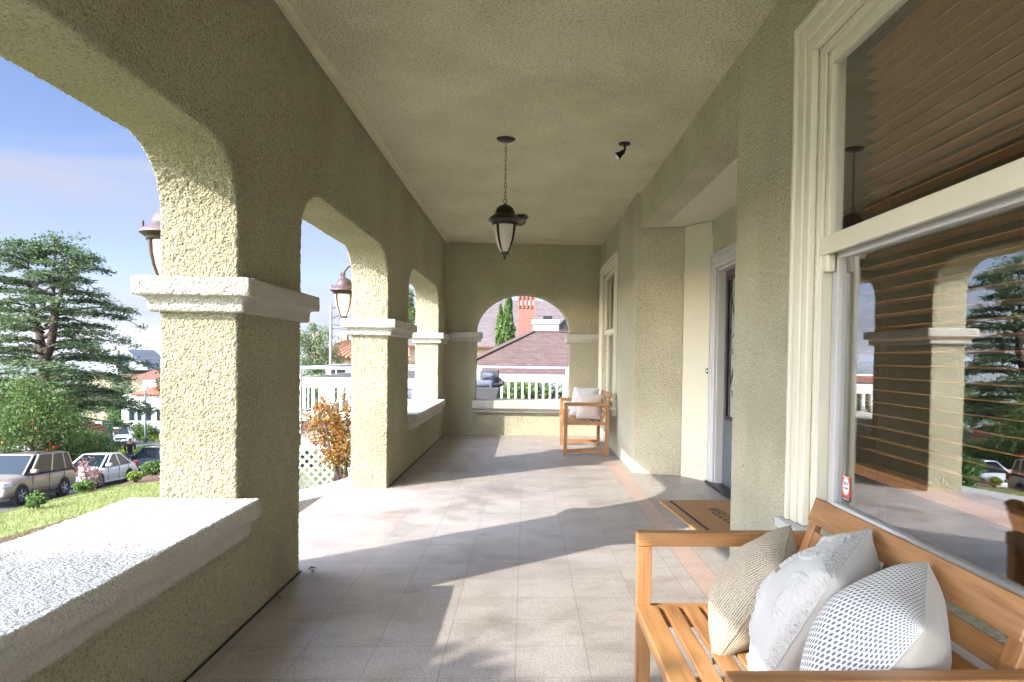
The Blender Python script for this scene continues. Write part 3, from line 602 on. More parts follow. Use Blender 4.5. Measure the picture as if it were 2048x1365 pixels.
# pillows
rng = np.random.default_rng(4)
def pnoise(P, s, seed=0):
    r = np.random.default_rng(seed); o = np.zeros(len(P))
    for k in range(10):
        d = r.normal(size=3); d /= np.linalg.norm(d); o += np.sin(P @ d*s*(.6+.15*k)+r.uniform(0, 6.28))/(1+.25*k)
    return o/3
def pillow(label, c, nrm, size, thick, fm, bm_, name='throw_pillow', up=(0, 0, 1), wr=.012, seed=1, group=None, roll=0, wr2=.0, h=None, pile=False):
    nrm = Vector(nrm).normalized(); V = Vector(up); V = (V-nrm*V.dot(nrm)).normalized(); U = V.cross(nrm)
    if roll:
        V, U = V*math.cos(roll)+U*math.sin(roll), U*math.cos(roll)-V*math.sin(roll)
    t = thing(name, c, label, 'pillow', group); h = h or size
    t.matrix_world = Matrix(((U.x, V.x, nrm.x, c[0]), (U.y, V.y, nrm.y, c[1]), (U.z, V.z, nrm.z, c[2]), (0, 0, 0, 1)))
    for side, nm, mm in ((1, 'front_cover', fm), (-1, 'back_cover', bm_)):
        n = 260 if pile and side > 0 else 70
        g = np.linspace(-1, 1, n); g = np.sign(g)*(1-(1-np.abs(g))**1.35); uu, vv = np.meshgrid(g, g)
        u_, v_ = uu.ravel(), vv.ravel()
        x = size/2*u_*(1-.07*(1-v_**2)); y = h/2*v_*(1-.07*(1-u_**2))
        z = side*thick/2*(np.clip(1-u_**2, 0, 1)**.55)*(np.clip(1-v_**2, 0, 1)**.55)
        k_ = 1-.055*(np.abs(u_*v_)**3); x = x*k_; y = y*k_
        P = np.stack([x, y, z*0], 1); env = (1-np.maximum(np.abs(u_), np.abs(v_))**6)
        crn = np.minimum(1, (np.abs(u_)**2+np.abs(v_)**2)/1.3)
        z = z+side*env*(wr*pnoise(P*np.array([1, 1, 1]), 22, seed)+wr*.9*crn*pnoise(P, 48, seed+5))
        if wr2: z = z+side*env*wr2*np.sin((x+y*.4)*95+3*pnoise(P, 12, seed+9))
        if pile and side > 0:
            bnd = np.sin(x*40+2.2*np.sin(y*22))+.6*np.sin(y*46+x*15); mk_ = np.clip((bnd-.1)*2.2, 0, 1); mk_ = np.maximum(mk_, np.clip((np.maximum(np.abs(u_), np.abs(v_))-.86)*9, 0, 1))
            tuft = pnoise(P, 420, 3)+pnoise(P+.3, 800, 4)+rng.normal(size=len(x))*.35
            lift = mk_*env*(.008+.0024*tuft); z = z+lift; x = x+mk_*.0022*pnoise(P, 600, 6)+mk_*np.clip(np.abs(u_)-.9, 0, 1)*10*rng.normal(size=len(x))*.0016; y = y+mk_*.0022*pnoise(P, 600, 7)+mk_*np.clip(np.abs(v_)-.9, 0, 1)*10*rng.normal(size=len(x))*.0016
        vs = list(zip(x, y, z)); fs = []
        for j in range(n-1):
            for i in range(n-1):
                a = j*n+i; q = (a, a+1, a+n+1, a+n); fs.append(q if side > 0 else q[::-1])
        mb_ = MB(); mb_.v = [tuple(map(float, p)) for p in vs]; mb_.f = fs; ob_ = mb_.build(nm, mm, t, smooth=2, local=True)
        uvl = ob_.data.uv_layers.new(name='UVMap'); li = np.zeros(len(ob_.data.loops), dtype=np.int32); ob_.data.loops.foreach_get('vertex_index', li)
        au = np.arcsin(np.clip(u_, -1, 1))/1.5708*size*.62; av = np.arcsin(np.clip(v_, -1, 1))/1.5708*h*.62
        uvl.data.foreach_set('uv', np.stack([au[li], av[li]], 1).astype(np.float32).ravel())
    m_ = MB(); e = []
    for (a0, a1) in (((-1, -1), (1, -1)), ((1, -1), (1, 1)), ((1, 1), (-1, 1)), ((-1, 1), (-1, -1))):
        for k in range(24):
            f = k/24; u1 = a0[0]+(a1[0]-a0[0])*f; v1 = a0[1]+(a1[1]-a0[1])*f
            kk = 1-.055*abs(u1*v1)**3; e.append((size/2*u1*(1-.07*(1-v1**2))*kk, h/2*v1*(1-.07*(1-u1**2))*kk, 0))
    m_.tube(e, .0022, 6, closed=True); m_.build('seam', bm_, t, smooth=2, local=True)
    return t
def fabric(name, c, s=260, var=.15, rough=.95, bs=.5):
    n = N(name); g = n.noise(s, 3); n.base(n.mix(.5, n.ramp(g, [(.3, sc_(c, 1-var*2)), (.7, sc_(c, 1+var))]), n.ramp(n.noise(8, 3), [(.3, (.9, .9, .9)), (.7, (1, 1, 1))]), 'MULTIPLY'))
    n.set(Roughness=rough, Sheen_Weight=.2); n.bump(g, bs, .002); return n.m
M['linen'] = fabric('white_linen', (.48, .46, .42), 420, .06, bs=.2); M['linenb'] = fabric('cream_linen', (.48, .46, .405), 420, .06, bs=.2)
kn = N('beige_knit'); cx = kn.co('UV'); 
wv = kn.n('ShaderNodeTexWave', _Scale=34.0, _Distortion=.9, _Detail=2.0, bands_direction='X'); wv.inputs['Detail Scale'].default_value = 6; kn.l(cx, wv.inputs[0])
g = kn.noise(230, 2); cc = kn.ramp(kn.math('ADD', kn.math('MULTIPLY', wv.outputs['Fac'], .35), kn.math('MULTIPLY', g, .75)), [(.34, (.30, .23, .14)), (.52, (.56, .47, .34)), (.8, (.70, .61, .47))])
kn.base(cc); kn.set(Roughness=1); kn.bump(kn.math('ADD', wv.outputs['Fac'], g), .9, .006); M['knit'] = kn.m
dt = N('navy_dashes'); sp2 = dt.n('ShaderNodeSeparateXYZ'); dt.l(dt.co('UV'), sp2.inputs[0])
row = dt.math('DIVIDE', sp2.outputs[0], .0102); cl_ = dt.math('DIVIDE', sp2.outputs[1], .0132)
cl_ = dt.math('ADD', cl_, dt.math('MULTIPLY', dt.math('FLOOR', dt.math('ADD', row, 100)), .5))
a_ = dt.math('ABSOLUTE', dt.math('SUBTRACT', dt.math('FRACT', dt.math('ADD', row, 100)), .5)); b_ = dt.math('ABSOLUTE', dt.math('SUBTRACT', dt.math('FRACT', dt.math('ADD', cl_, 100)), .5))
dd = dt.math('LESS_THAN', dt.math('ADD', dt.math('POWER', dt.math('DIVIDE', a_, .27), 2), dt.math('POWER', dt.math('DIVIDE', b_, .36), 2)), 1)
wnz = dt.noise(500, 2)
dt.base(dt.mix(dd, dt.mix(wnz, (.56, .53, .46), (.70, .67, .60)), dt.mix(wnz, (.06, .08, .14), (.13, .15, .22)))); dt.set(Roughness=.95); dt.bump(dt.math('ADD', dt.math('MULTIPLY', wnz, .5), dd), .4, .002); M['dots'] = dt.m
pg = 'throw pillows on the benches'
pillow('beige knitted pillow leaning at the far end of the near bench', (.69, 2.02, .585), (-.78, .28, .50), .375, .22, 'knit', 'knit', seed=3, group=pg, roll=.16)
wp = pillow('fluffy white pillow with smooth back between beige and dotted pillows', (.785, 1.80, .612), (-.70, .50, .46), .43, .26, 'linen', 'linen', seed=8, group=pg, wr=.020, roll=.10, pile=True)
pillow('cream pillow with navy dashes nearest the camera on the near bench', (.785, 1.50, .615), (-.72, .40, .50), .42, .26, 'dots', 'linenb', seed=5, group=pg, wr=.015, roll=.08)
pillow('beige ribbed pillow at the near end of the far bench', (.86, 9.22, .615), (-.35, -.90, .30), .36, .14, 'knit' if False else fabric('taupe_rib', (.56, .47, .40), 150, .12), 'linenb', seed=11, group=pg)
pillow('white fringed pillow behind the beige one on the far bench', (.82, 9.55, .66), (-.45, -.80, .30), .42, .15, 'linen', 'linen', seed=12, group=pg)
# ================================================================== outside
def rz(y):
    y = max(-40, min(y, 120)); return -4.47-.08*(min(y, 42)-26.8)-(.07*(y-42) if y > 42 else 0)
def gz(x, y):
    xc = -9.5-max(0, min((y-17)*.25, .8))
    gar = -.6-.1*abs(max(x, xc))-.045*max(0, min(y, 40)-8)
    if x > 0: gar = -.6-.04*max(0, y-8)
    road = rz(y)-.02
    if x > xc: z = gar
    elif x > -13.6: t = (xc-x)/(xc+13.6); t = t*t*(3-2*t); z = gar*(1-t)+road*t
    elif x > -23.6: z = road
    else: z = road-.03*min(-x-23.6, 60)
    if y > 75 and x <= xc: z -= (min(y, 700)-75)*.09
    if y > 60 and x > xc:
        t = min(1, (y-60)/60); z = z*(1-t)+(rz(120)-(min(y, 700)-75)*.09)*t
    if y > 700: z = min(z, -63)
    return z
gx = sorted(set([-6000, -3000, -1500, -800, -400, -200, -120, -90]+list(range(-80, -24, 4))+[-24, -23.6]+list(np.arange(-13.6, -1, .6))+[-1, 4, 10, 20, 40, 80, 200, 500, 1500, 4000]))
gy = sorted(set([-300, -100, -40]+list(np.arange(-20, 30, 1.0))+list(range(30, 80, 4))+[90, 110, 140, 200, 300, 450, 700, 1200, 2500, 5000, 9000]))
def sheet(xs, ys, f, name, mat, dz=0):
    v = [(float(x), float(y), f(x, y)+dz) for y in ys for x in xs]; n = len(xs)
    fc = [(j*n+i, j*n+i+1, (j+1)*n+i+1, (j+1)*n+i) for j in range(len(ys)-1) for i in range(n-1)]
    o = MB().add(v, fc).build(name, mat, smooth=2); o['kind'] = 'structure'; return o
sheet(gx, gy, gz, 'ground', 'earth', -.16)
fr = lambda a, b, s: [float(v) for v in np.arange(a, b+1e-6, s)]
sheet(fr(-13.2, -1.7, .5), fr(-8, 17.2, .6), gz, 'lawn', 'lawn')
sheet(fr(-13.6, -4, .5), fr(17.2, 27, .6), gz, 'mulch_bed', 'mulch')
sheet([-21.6, -13.6], fr(-38, 60, 4), lambda x, y: rz(y), 'road', 'asphalt', .01)
sheet(fr(-70, -8, 6), [60, 70], lambda x, y: rz(y), 'cross_street', 'asphalt', .012)
sheet([-23.6, -21.6], fr(-38, 60, 4), lambda x, y: rz(y), 'pavement', 'pave', .13)
kb = MB()
for y in range(-36, 60, 4): kb.prism([(-22.15, rz(y)-.1), (-22, rz(y)-.1), (-22, rz(y)+.14), (-22.15, rz(y)+.14)], 'y', y, y+.01)
kb = MB()
for y in range(-36, 60, 4): kb.bar((-21.63, y, rz(y)+.06), (-21.63, y+4, rz(y+4)+.06), .14, .2)
kb.build('kerb', 'concrete')['kind'] = 'structure'
hl = MB(); rr = random.Random(3)
for lay, (yy, zb, amp) in enumerate(((2600, -66, 26), (4200, -66, 40), (7000, -66, 62))):
    n = 90; pts = []
    for i in range(n+1):
        x = -7500+9500*i/n; h = zb+amp*(.75+.35*math.sin(i*.31+lay*2)+.22*math.sin(i*.83+lay)+.12*math.sin(i*1.9))
        pts.append((x, h))
    for j, (q, k) in enumerate(((-.35, 0), (-.18, .62), (0, 1), (.3, .3))): pass
    prof = ((-.30, 0), (-.16, .55), (-.05, .92), (.0, 1), (.2, .2)); vs = []; fs = []
    for (q, k) in prof:
        for i, (x, h) in enumerate(pts): vs.append((x, yy*(1+q)+60*math.sin(i*1.3), -75+(h+75)*k+(4*math.sin(i*2.1+q*30) if 0 < k < 1 else 0)))
    m1 = n+1
    for j in range(len(prof)-1):
        for i in range(n): fs.append((j*m1+i, j*m1+i+1, (j+1)*m1+i+1, (j+1)*m1+i))
    hl.add(vs, fs)
hl.build('hills', plain('wooded_hills', (.10, .115, .07), .95, var=.6, vs=.02), smooth=2)['kind'] = 'structure'
# ------------------------------------------------------------------ foliage
def leaves(mb, P, size, rs, flat=0, asp=.55, axis=None):
    """one small folded leaf per point"""
    P = np.asarray(P); n = len(P); a = rs.normal(size=(n, 3)) if axis is None else axis+rs.normal(size=(n, 3))*.35
    a /= np.linalg.norm(a, axis=1)[:, None]; b_ = rs.normal(size=(n, 3))
    if flat: b_[:, 2] *= (1-flat); a[:, 2] *= (1-flat*.6)
    b_ -= a*np.sum(a*b_, 1)[:, None]; b_ /= np.linalg.norm(b_, axis=1)[:, None]
    s = size*(.65+.7*rs.random(n))[:, None]
    V = np.stack([P-a*s*.5, P+b_*s*asp*.5, P+a*s*.5, P-b_*s*asp*.5], 1).reshape(-1, 3)
    k = len(mb.v); mb.v += [tuple(v) for v in V.tolist()]; mb.f += [(k+4*i, k+4*i+1, k+4*i+2, k+4*i+3) for i in range(n)]
def crown_pts(c, r, n, rs, clumps=26, tight=.34, hollow=.35):
    d = rs.normal(size=(clumps, 3)); d /= np.linalg.norm(d, axis=1)[:, None]; rad = hollow+(1-hollow)*rs.random(clumps)**.5
    C_ = d*rad[:, None]*(1-tight*.6); k = rs.integers(0, clumps, n); q = rs.normal(size=(n, 3)); q /= np.linalg.norm(q, axis=1)[:, None]
    q *= (rs.random(n)**.45)[:, None]*(tight*(.6+.7*rs.random(clumps))[k])[:, None]
    return (C_[k]+q)*np.array(r)+np.array(c), C_*np.array(r)+np.array(c)
def bush(name, label, cat, x, y, r, h, mat, n, size, seed=0, group=None, z=None, clumps=22, stems=5, tight=.42, flowers=0, fl='flower'):
    z0 = gz(x, y) if z is None else z; rs = np.random.default_rng(seed+100)
    t = thing(name, (x, y, z0), label, cat, group); mb = MB(); c = (x, y, z0+h*.54)
    P, C_ = crown_pts(c, (r, r, h*.5), n, rs, clumps, tight, .25); leaves(mb, P, size, rs); mb.build('foliage', mat, t)
    m_ = MB()
    for k in range(stems):
        e = C_[k % len(C_)]; m_.tube([(x+.02*k, y, z0-.05), (x*.5+e[0]*.5+.02, y*.5+e[1]*.5, z0+h*.28), tuple(e)], [.02+.01*h, .012+.006*h, .006], 5)
    m_.build('stem', 'bark', t, smooth=2)
    if flowers:
        f_ = MB(); P, _ = crown_pts(c, (r*1.02, r*1.02, h*.52), flowers, rs, 9, .10, .8); leaves(f_, P, size*.8, rs, asp=.9); f_.build('blossoms', fl, t)
    return t
def tree(name, label, x, y, h, r, crown0, mat, n, size, seed=0, group=None, z=None, clumps=40, trunk=.16, tight=.30, rz_=None, cat='tree'):
    z0 = gz(x, y) if z is None else z; rs = np.random.default_rng(seed+300); t = thing(name, (x, y, z0), label, cat, group)
    rzz = rz_ or (h-crown0)/2; c = (x, y, z0+h-rzz); mb = MB(); P, C_ = crown_pts(c, (r, r, rzz), n, rs, clumps, tight, .3); leaves(mb, P, size, rs); mb.build('crown', mat, t)
    m_ = MB(); m_.tube([(x, y, z0-.3), (x+.03*h*.3, y, z0+h*.3), (x-.01*h, y, z0+h*.75)], [trunk, trunk*.75, trunk*.2], 8)
    for k in range(min(16, len(C_))):
        e = C_[k]; s0 = z0+max(crown0*.7, h*.25)+(e[2]-z0-h*.25)*.3; s0 = min(s0, e[2]-.1*h*.2)
        m_.tube([(x, y, s0), ((x+e[0])/2, (y+e[1])/2, (s0+e[2])/2+.06*h*.2), tuple(e)], [trunk*.35, trunk*.2, trunk*.07], 5)
    m_.build('trunk', 'bark', t, smooth=2); return t
# cedar
def cedar(x, y, h, Rm, label):
    z0 = gz(x, y); rs = np.random.default_rng(42); rd = random.Random(9); t = thing('cedar_tree', (x, y, z0), label, 'tree')
    tr = MB(); P = []; A = []
    tops = [((x, y, z0+h*.30), (x+.8, y, z0+h*.97)), ((x, y, z0+h*.42), (x-1.2, y+.5, z0+h*.93)), ((x, y, z0+h*.45), (x+1.7, y-.3, z0+h*.90))]
    tr.tube([(x+.2, y, z0-.5), (x+.05, y, z0+h*.15), (x, y, z0+h*.32), (x+.1, y, z0+h*.5)], [.50, .42, .36, .30], 10)
    for a, b in tops:
        m = [(a[0]+(b[0]-a[0])*f+.12*math.sin(f*7+a[2]), a[1]+(b[1]-a[1])*f, a[2]+(b[2]-a[2])*f) for f in (0, .25, .5, .75, 1)]
        tr.tube(m, [.24, .19, .13, .08, .03], 7)
    nb = 100
    for i in range(nb):
        f = (i+.5)/nb; hz = h*(.26+.72*f); az = i*2.399+rd.uniform(-.4, .4)
        Lb = Rm*(1-.86*max(0, (f-.1)/.9)**1.9)*rd.uniform(.55, 1.08)
        cx_ = x+.7*f*rd.choice((-1.2, .3, 1.6)); b0 = Vector((cx_*f+x*(1-f), y, z0+hz-h*.03)); up_ = rd.uniform(.05, .5)+(.35*f); dr_ = up_*rd.uniform(.55, 1.05)+.08
        pts = []
        for k in range(7):
            q = k/6; pts.append(b0+Vector((math.cos(az)*Lb*q, math.sin(az)*Lb*q, Lb*(up_*q-dr_*q*q*1.1))))
        tr.tube(pts, [.075*(1-.85*k/6)*(1.25-f*.6) for k in range(7)], 5)
        side = Vector((-math.sin(az), math.cos(az), 0))
        for k in range(int(15*Lb/Rm)+5):
            q = rd.uniform(.22, 1.0); p = b0+Vector((math.cos(az)*Lb*q, math.sin(az)*Lb*q, Lb*(up_*q-dr_*q*q*1.1)))
            sl_ = (1.25-q)*Lb*.30*rd.uniform(.4, 1.1)*rd.choice((-1, 1)); dirv = (side*sl_+Vector((math.cos(az), math.sin(az), 0))*abs(sl_)*.7+Vector((0, 0, -abs(sl_)*.16)))
            e = p+dirv; tr.tube([p, (p+e)/2+Vector((0, 0, .04)), e], [.02, .013, .006], 4)
            m = int(26+27*abs(sl_))
            tt = rs.random(m); base = np.array(p)[None]+np.array(dirv)[None]*tt[:, None]; base = base+rs.normal(size=(m, 3))*np.array([.20, .20, .085])
            P.append(base); A.append(np.tile(np.array(dirv.normalized()), (m, 1)))
    P = np.concatenate(P); A = np.concatenate(A); mb = MB(); 
    for q in range(60):
        tp = tops[q % 3][1]; c_ = np.array(tp)+rs.normal(size=3)*np.array([.5, .5, .35])-np.array([0, 0, .3]); P = np.concatenate([P, c_+rs.normal(size=(60, 3))*np.array([.28, .28, .12])]); A = np.concatenate([A, rs.normal(size=(60, 3))])
    leaves(mb, P, .20, rs, flat=.40, asp=.32, axis=A*.6)
    mb.build('foliage', 'needle', t); tr.build('trunk', 'bark', t, smooth=2); print('cedar', len(P)); return t
cedar(-25.4, 37.5, 12.9, 6.2, 'tall spreading cedar with layered dark branches across the street')
tree('camellia_tree', 'bushy green camellia with red flowers behind the parked tan car', -22.9, 33.0, 5.3, 2.9, .6, 'leafm', 22000, .12, 3, trunk=.12, clumps=46, tight=.30, rz_=2.6)
bush('camellia_bush', 'dark shrub dotted with orange red blooms beside the camellia tree', 'shrub', -22.6, 35.4, 1.6, 2.6, 'leafd', 8000, .12, 7, flowers=40)
fb = MB(); rs_ = np.random.default_rng(8); Pq, _ = crown_pts((-22.5, 31.2, -3.0), (2.3, 1.5, 1.3), 60, rs_, 12, .14, .8); leaves(fb, Pq, .11, rs_, asp=.9)
fb.build('blossoms', 'flower', [o for o in bpy.data.objects if o.name == 'camellia_tree'][0])
bush('garden_shrub', 'broad dark green shrub behind the white parked sedan', 'shrub', -26.2, 42.5, 2.2, 2.2, 'leafm', 9000, .12, 9)
bush('garden_shrub', 'low glossy shrub left of the street sign post', 'shrub', -23.8, 39.0, 1.3, 1.6, 'leafd', 5000, .11, 10)
bush('clipped_hedge', 'small flat topped green hedge left of the person in dark clothes', 'hedge', -26.7, 47.0, 1.0, 1.1, 'leafy', 5000, .09, 11, clumps=30)
bush('clipped_hedge', 'long rounded green hedge right of the person in dark clothes', 'hedge', -24.6, 46.5, 1.35, 1.25, 'leafm', 7000, .09, 12, clumps=34)
bush('topiary_bush', 'large yellow green clipped bush left of the white house wall', 'shrub', -41.2, 71, 1.25, 2.6, 'leafy', 7000, .14, 13)
bush('round_bush', 'rounded olive green bush in front of the white house', 'shrub', -37.3, 69.5, 1.3, 2.4, 'leafm', 6000, .14, 14)
bush('round_bush', 'rounded golden bush beside the grey lamp post', 'shrub', -35.0, 71.2, 1.3, 2.9, 'leafy', 6000, .14, 15)
bush('low_bush', 'wide low green bush at the foot of the white house garden', 'shrub', -36.0, 70.3, 1.9, 1.4, 'leafy', 6000, .12, 16)
bush('corner_bush', 'tall pale green bush beyond the red roof', 'shrub', -45.8, 74, 2.2, 2.4, 'leafm', 6000, .16, 17)
bush('flowering_shrub', 'twiggy pink brown shrub at the lawn edge in front of the white sedan', 'shrub', -10.1, 16.4, .32, .80, 'pinktwig', 800, .05, 18, clumps=30, stems=12)
bush('garden_plant', 'small green plant at the foot of the pinkish shrub', 'plant', -9.95, 16.0, .26, .30, 'leafm', 900, .06, 19)
bush('garden_plant', 'small green plant on the lawn edge below the tan car', 'plant', -9.3, 13.55, .22, .34, 'leafm', 1000, .06, 20)
bush('garden_plant', 'small lime green plant on the bark mulch', 'plant', -9.7, 17.6, .22, .27, 'leafy', 900, .06, 21)
bush('garden_plant', 'rounded bright green plant on the mulch beside the near pillar', 'plant', -10.2, 19.4, .33, .38, 'leafm', 2600, .06, 22)
bush('garden_plant', 'tall lime green plant on the mulch hugging the near pillar edge', 'plant', -10.15, 20.4, .34, .50, 'leafy', 2800, .07, 23)
bush('leafy_shrub', 'leafy green garden shrub mirrored in the window glass', 'shrub', -4.5, 11.3, .6, 1.0, 'leafd', 4500, .07, 24)
bush('leafy_shrub', 'lime plant on the mulch mirrored in the window glass', 'shrub', -4.2, 9.6, .35, .4, 'leafy', 1200, .06, 25)
sheet(fr(-7.5, -2.6, .5), fr(8, 13.2, .6), gz, 'garden_bed', 'mulch', .012)
tree('magnolia_tree', 'russet and green leaved magnolia tree across the garden', -9.85, 20, 3.6, .62, 1.6, 'leafmag', 1800, .09, 26, trunk=.05)
tree('street_tree', 'dark bushy tree standing to the left beyond the near arch', -5.8, -2.6, 5.83, 2.3, 1.73, 'leafd', 42000, .15, 27, trunk=.12, tight=.26, clumps=90)
# grass tufts
rs = np.random.default_rng(2); n = 60000; gxs = rs.uniform(-12.5, -3.2, n); gys = rs.uniform(4, 17.1, n)
P = np.stack([gxs, gys, [gz(a, b)+.02 for a, b in zip(gxs, gys)]], 1)
ax = np.tile(np.array([0, 0, 1.0]), (n, 1)); gm = MB(); leaves(gm, P, .06, rs, asp=.12, axis=ax*1.2)
tag(gm.build('grass', 'grass'), 'short yellow green grass on the sloping front lawn', 'grass', kind='stuff')
# ------------------------------------------------------------------ garden by the steps
cw = thing('curved_wall', (-2.1, 6.6, -1), 'low curved concrete wall beside the entry steps', 'wall')
cp_ = [(-1.64, 7.5), (-1.72, 7.1), (-1.85, 6.75), (-2.0, 6.45), (-2.18, 6.18), (-2.38, 5.95), (-2.6, 5.76), (-2.85, 5.62)]
def rib(mb, hw_, z0, z1):
    L_, R_ = [], []
    for i, p in enumerate(cp_):
        a_, b_ = Vector(cp_[max(i-1, 0)]), Vector(cp_[min(i+1, len(cp_)-1)]); d = (b_-a_).normalized(); nn = Vector((-d.y, d.x)); L_.append(tuple(Vector(p)+nn*hw_)); R_.append(tuple(Vector(p)-nn*hw_))
    mb.prism(L_+R_[::-1], 'z', z0, z1); return mb
rib(MB(), .14, -1.3, -.14).build('wall', 'tanrender', cw); rib(MB(), .20, -.14, -.02).build('coping', 'concrete', cw, bevel=.015)
bush('heavenly_bamboo', 'orange and green leaved shrub in front of the white lattice', 'shrub', -2.64, 9.7, .48, 1.15, 'leafo', 3600, .050, 31, z=-.45, stems=7, clumps=24, tight=.34)
m_ = MB(); m_.tube([(-2.45, 9.7, -1.1), (-2.46, 9.7, -.5), (-2.56, 9.72, .2)], [.03, .025, .015], 6); m_.build('trunk', 'bark', bpy.data.objects['heavenly_bamboo'], smooth=2)
# ------------------------------------------------------------------ deck
DX0, DX1, DY0, DY1 = -3.88, 3.6, 12.0, 15.5
dk = thing('deck', (0, 13.7, -.9), 'raised timber deck beyond the end wall with cream skirting', 'deck')
MB().box(DX0, DY0, -.02, DX1, DY1, .05).build('deck_boards', plain('grey_deck_boards', (.16, .14, .15), .7), dk)
MB().box(DX0+.03, DY0+.03, -.36, DX1, DY1, -.021).build('skirting', plain('skirting_paint', (.33, .30, .25), .8), dk)
lt_ = thing('lattice_panel', (-2.8, DY0, -1), 'white diagonal lattice panel below the deck skirting', 'lattice')
m_ = MB()
X0, X1, Z0, Z1 = DX0, -1.5, -1.25, -.37; s = .15
def clipseg(px, pz, dx, dz):
    t0, t1 = -9, 9
    for p, d, lo, hi in ((px, dx, X0, X1), (pz, dz, Z0, Z1)):
        a, b_ = (lo-p)/d, (hi-p)/d; t0 = max(t0, min(a, b_)); t1 = min(t1, max(a, b_))
    return (t0, t1) if t1-t0 > .03 else None
k = -30
while k < 60:
    for sg, yy in ((1, DY0-.012), (-1, DY0-.024)):
        px, pz = X0+k*s, Z0; c_ = clipseg(px, pz, .7071*sg, .7071)
        if c_: m_.bar((px+.7071*sg*c_[0], yy, pz+.7071*c_[0]), (px+.7071*sg*c_[1], yy, pz+.7071*c_[1]), .042, .010, up=(0, 1, 0))
    k += 1
m_.build('lattice_slats', 'white', lt_); MB().box(X0, DY0+.9, Z0, X1, DY0+.95, Z1).build('backing', 'earth', lt_)
part('frame', 'white', [(X0, DY0-.04, Z1-.01, X1, DY0-.001, Z1+.06)], lt_)
def railing(p0, p1, label, posts, sp=.155, bw=.05):
    p0, p1 = Vector(p0), Vector(p1); d = (p1-p0); Ln = d.length; d.normalize(); t = thing('deck_railing', (*((p0+p1)/2)[:2], .05), label, 'railing', 'white railings round the deck')
    at = lambda s_, z: (p0.x+d.x*s_, p0.y+d.y*s_, z)
    MB().bar(at(-.04, 1.03), at(Ln+.04, 1.03), .13, .04).build('cap_rail', 'white', t, bevel=.004)
    MB().bar(at(0, .785), at(Ln, .785), .035, .17).build('upper_board', 'white', t); MB().bar(at(0, .20), at(Ln, .20), .035, .16).build('lower_board', 'white', t)
    for s_ in posts: MB().bar(at(s_, -.1), at(s_, 1.01), .088, .088, up=(d.x, d.y, 0)).build('post', 'white', t)
    k = .09
    while k < Ln-.05:
        MB().bar(at(k, .27), at(k, .72), .03, bw, up=(d.x, d.y, 0)).build('baluster', 'white', t); k += sp
railing((DX0, DY0, 0), (-1.55, DY0, 0), 'white deck railing above the lattice, facing the porch', (0, 1.05, 2.3))
railing((DX0, DY0+.1, 0), (DX0, DY1-.08, 0), 'white deck railing running away along the left side of the deck', (1.7, 3.3), .33, .03)
railing((DX0, DY1, 0), (DX1, DY1, 0), 'white deck railing seen through the round arch behind the sofa', (0, 2.85, 4.82, 7.4))
so_ = thing('outdoor_sofa', (-1.6, 13.9, .05), 'grey wicker outdoor sofa with slate cushions on the deck', 'sofa')
m_ = MB(); m_.prism([(-.66, .05), (-.50, .66), (-1.5, .66), (-1.5, .05)], 'y', 13.45, 13.52); m_.build('arm', 'wicker', so_, bevel=.02)
MB().box(-2.7, 13.5, .1, -.62, 14.35, .40).build('base', 'wicker', so_, bevel=.03)
MB().bar((-2.7, 14.3, .72), (-.55, 14.3, .72), .1, .55).build('back', 'wicker', so_, bevel=.03)
MB().tube([(-1.6, 13.49, .69), (-.75, 13.47, .70), (-.48, 13.6, .71), (-.46, 14.1, .74), (-.55, 14.32, .8)], .035, 8).build('arm_rail', 'wicker', so_, smooth=2)
MB().box(-2.6, 13.55, .40, -.68, 14.2, .56).build('seat_cushion', 'greyfab', so_, bevel=.05)
MB().box(-1.6, 13.46, .60, -.62, 13.62, .80).build('side_cushion', 'greyfab', so_, bevel=.07, seg=4)
MB().box(-1.3, 14.0, .50, -.62, 14.22, .93).build('back_cushion', 'greyfab', so_, bevel=.08, seg=4)
pillow('small cream pillow lying on the grey wicker sofa', (-1.02, 13.75, .86), (.2, -.9, .4), .36, .16, 'creamfab', 'creamfab', seed=31)
def glidepath(): pass
bush('hedge', 'bright leafy hedge behind the deck railing', 'hedge', .15, 17.3, 1.1, 1.9, 'leafm', 7000, .11, 32, z=-1.1, clumps=40)
bush('hedge', 'darker leafy hedge behind the grey sofa', 'hedge', -1.2, 17.6, 1.0, 1.8, 'leafm', 6000, .11, 33, z=-1.1, clumps=40)
sh = thing('garden_shed', (2.2, 20, -1.5), 'grey shed wall with a small white window right of the hedge', 'shed')
MB().box(.55, 19.0, -1.6, 4.2, 20.4, .30).build('wall', 'greysiding', sh); MB().prism([(.4, .30), (4.4, .30), (4.4, .36), (.4, .62)], 'y', 18.85, 20.6).build('roof', 'greyroof', sh)
f_ = part('window', 'white', [(.98, 18.95, -.25, 1.30, 19.0, .12)], sh); part('pane', 'carglass', [(1.01, 18.94, -.21, 1.05, 18.949, .08), (1.08, 18.94, -.21, 1.12, 18.949, .08), (1.16, 18.94, -.21, 1.26, 18.949, .08)], f_)
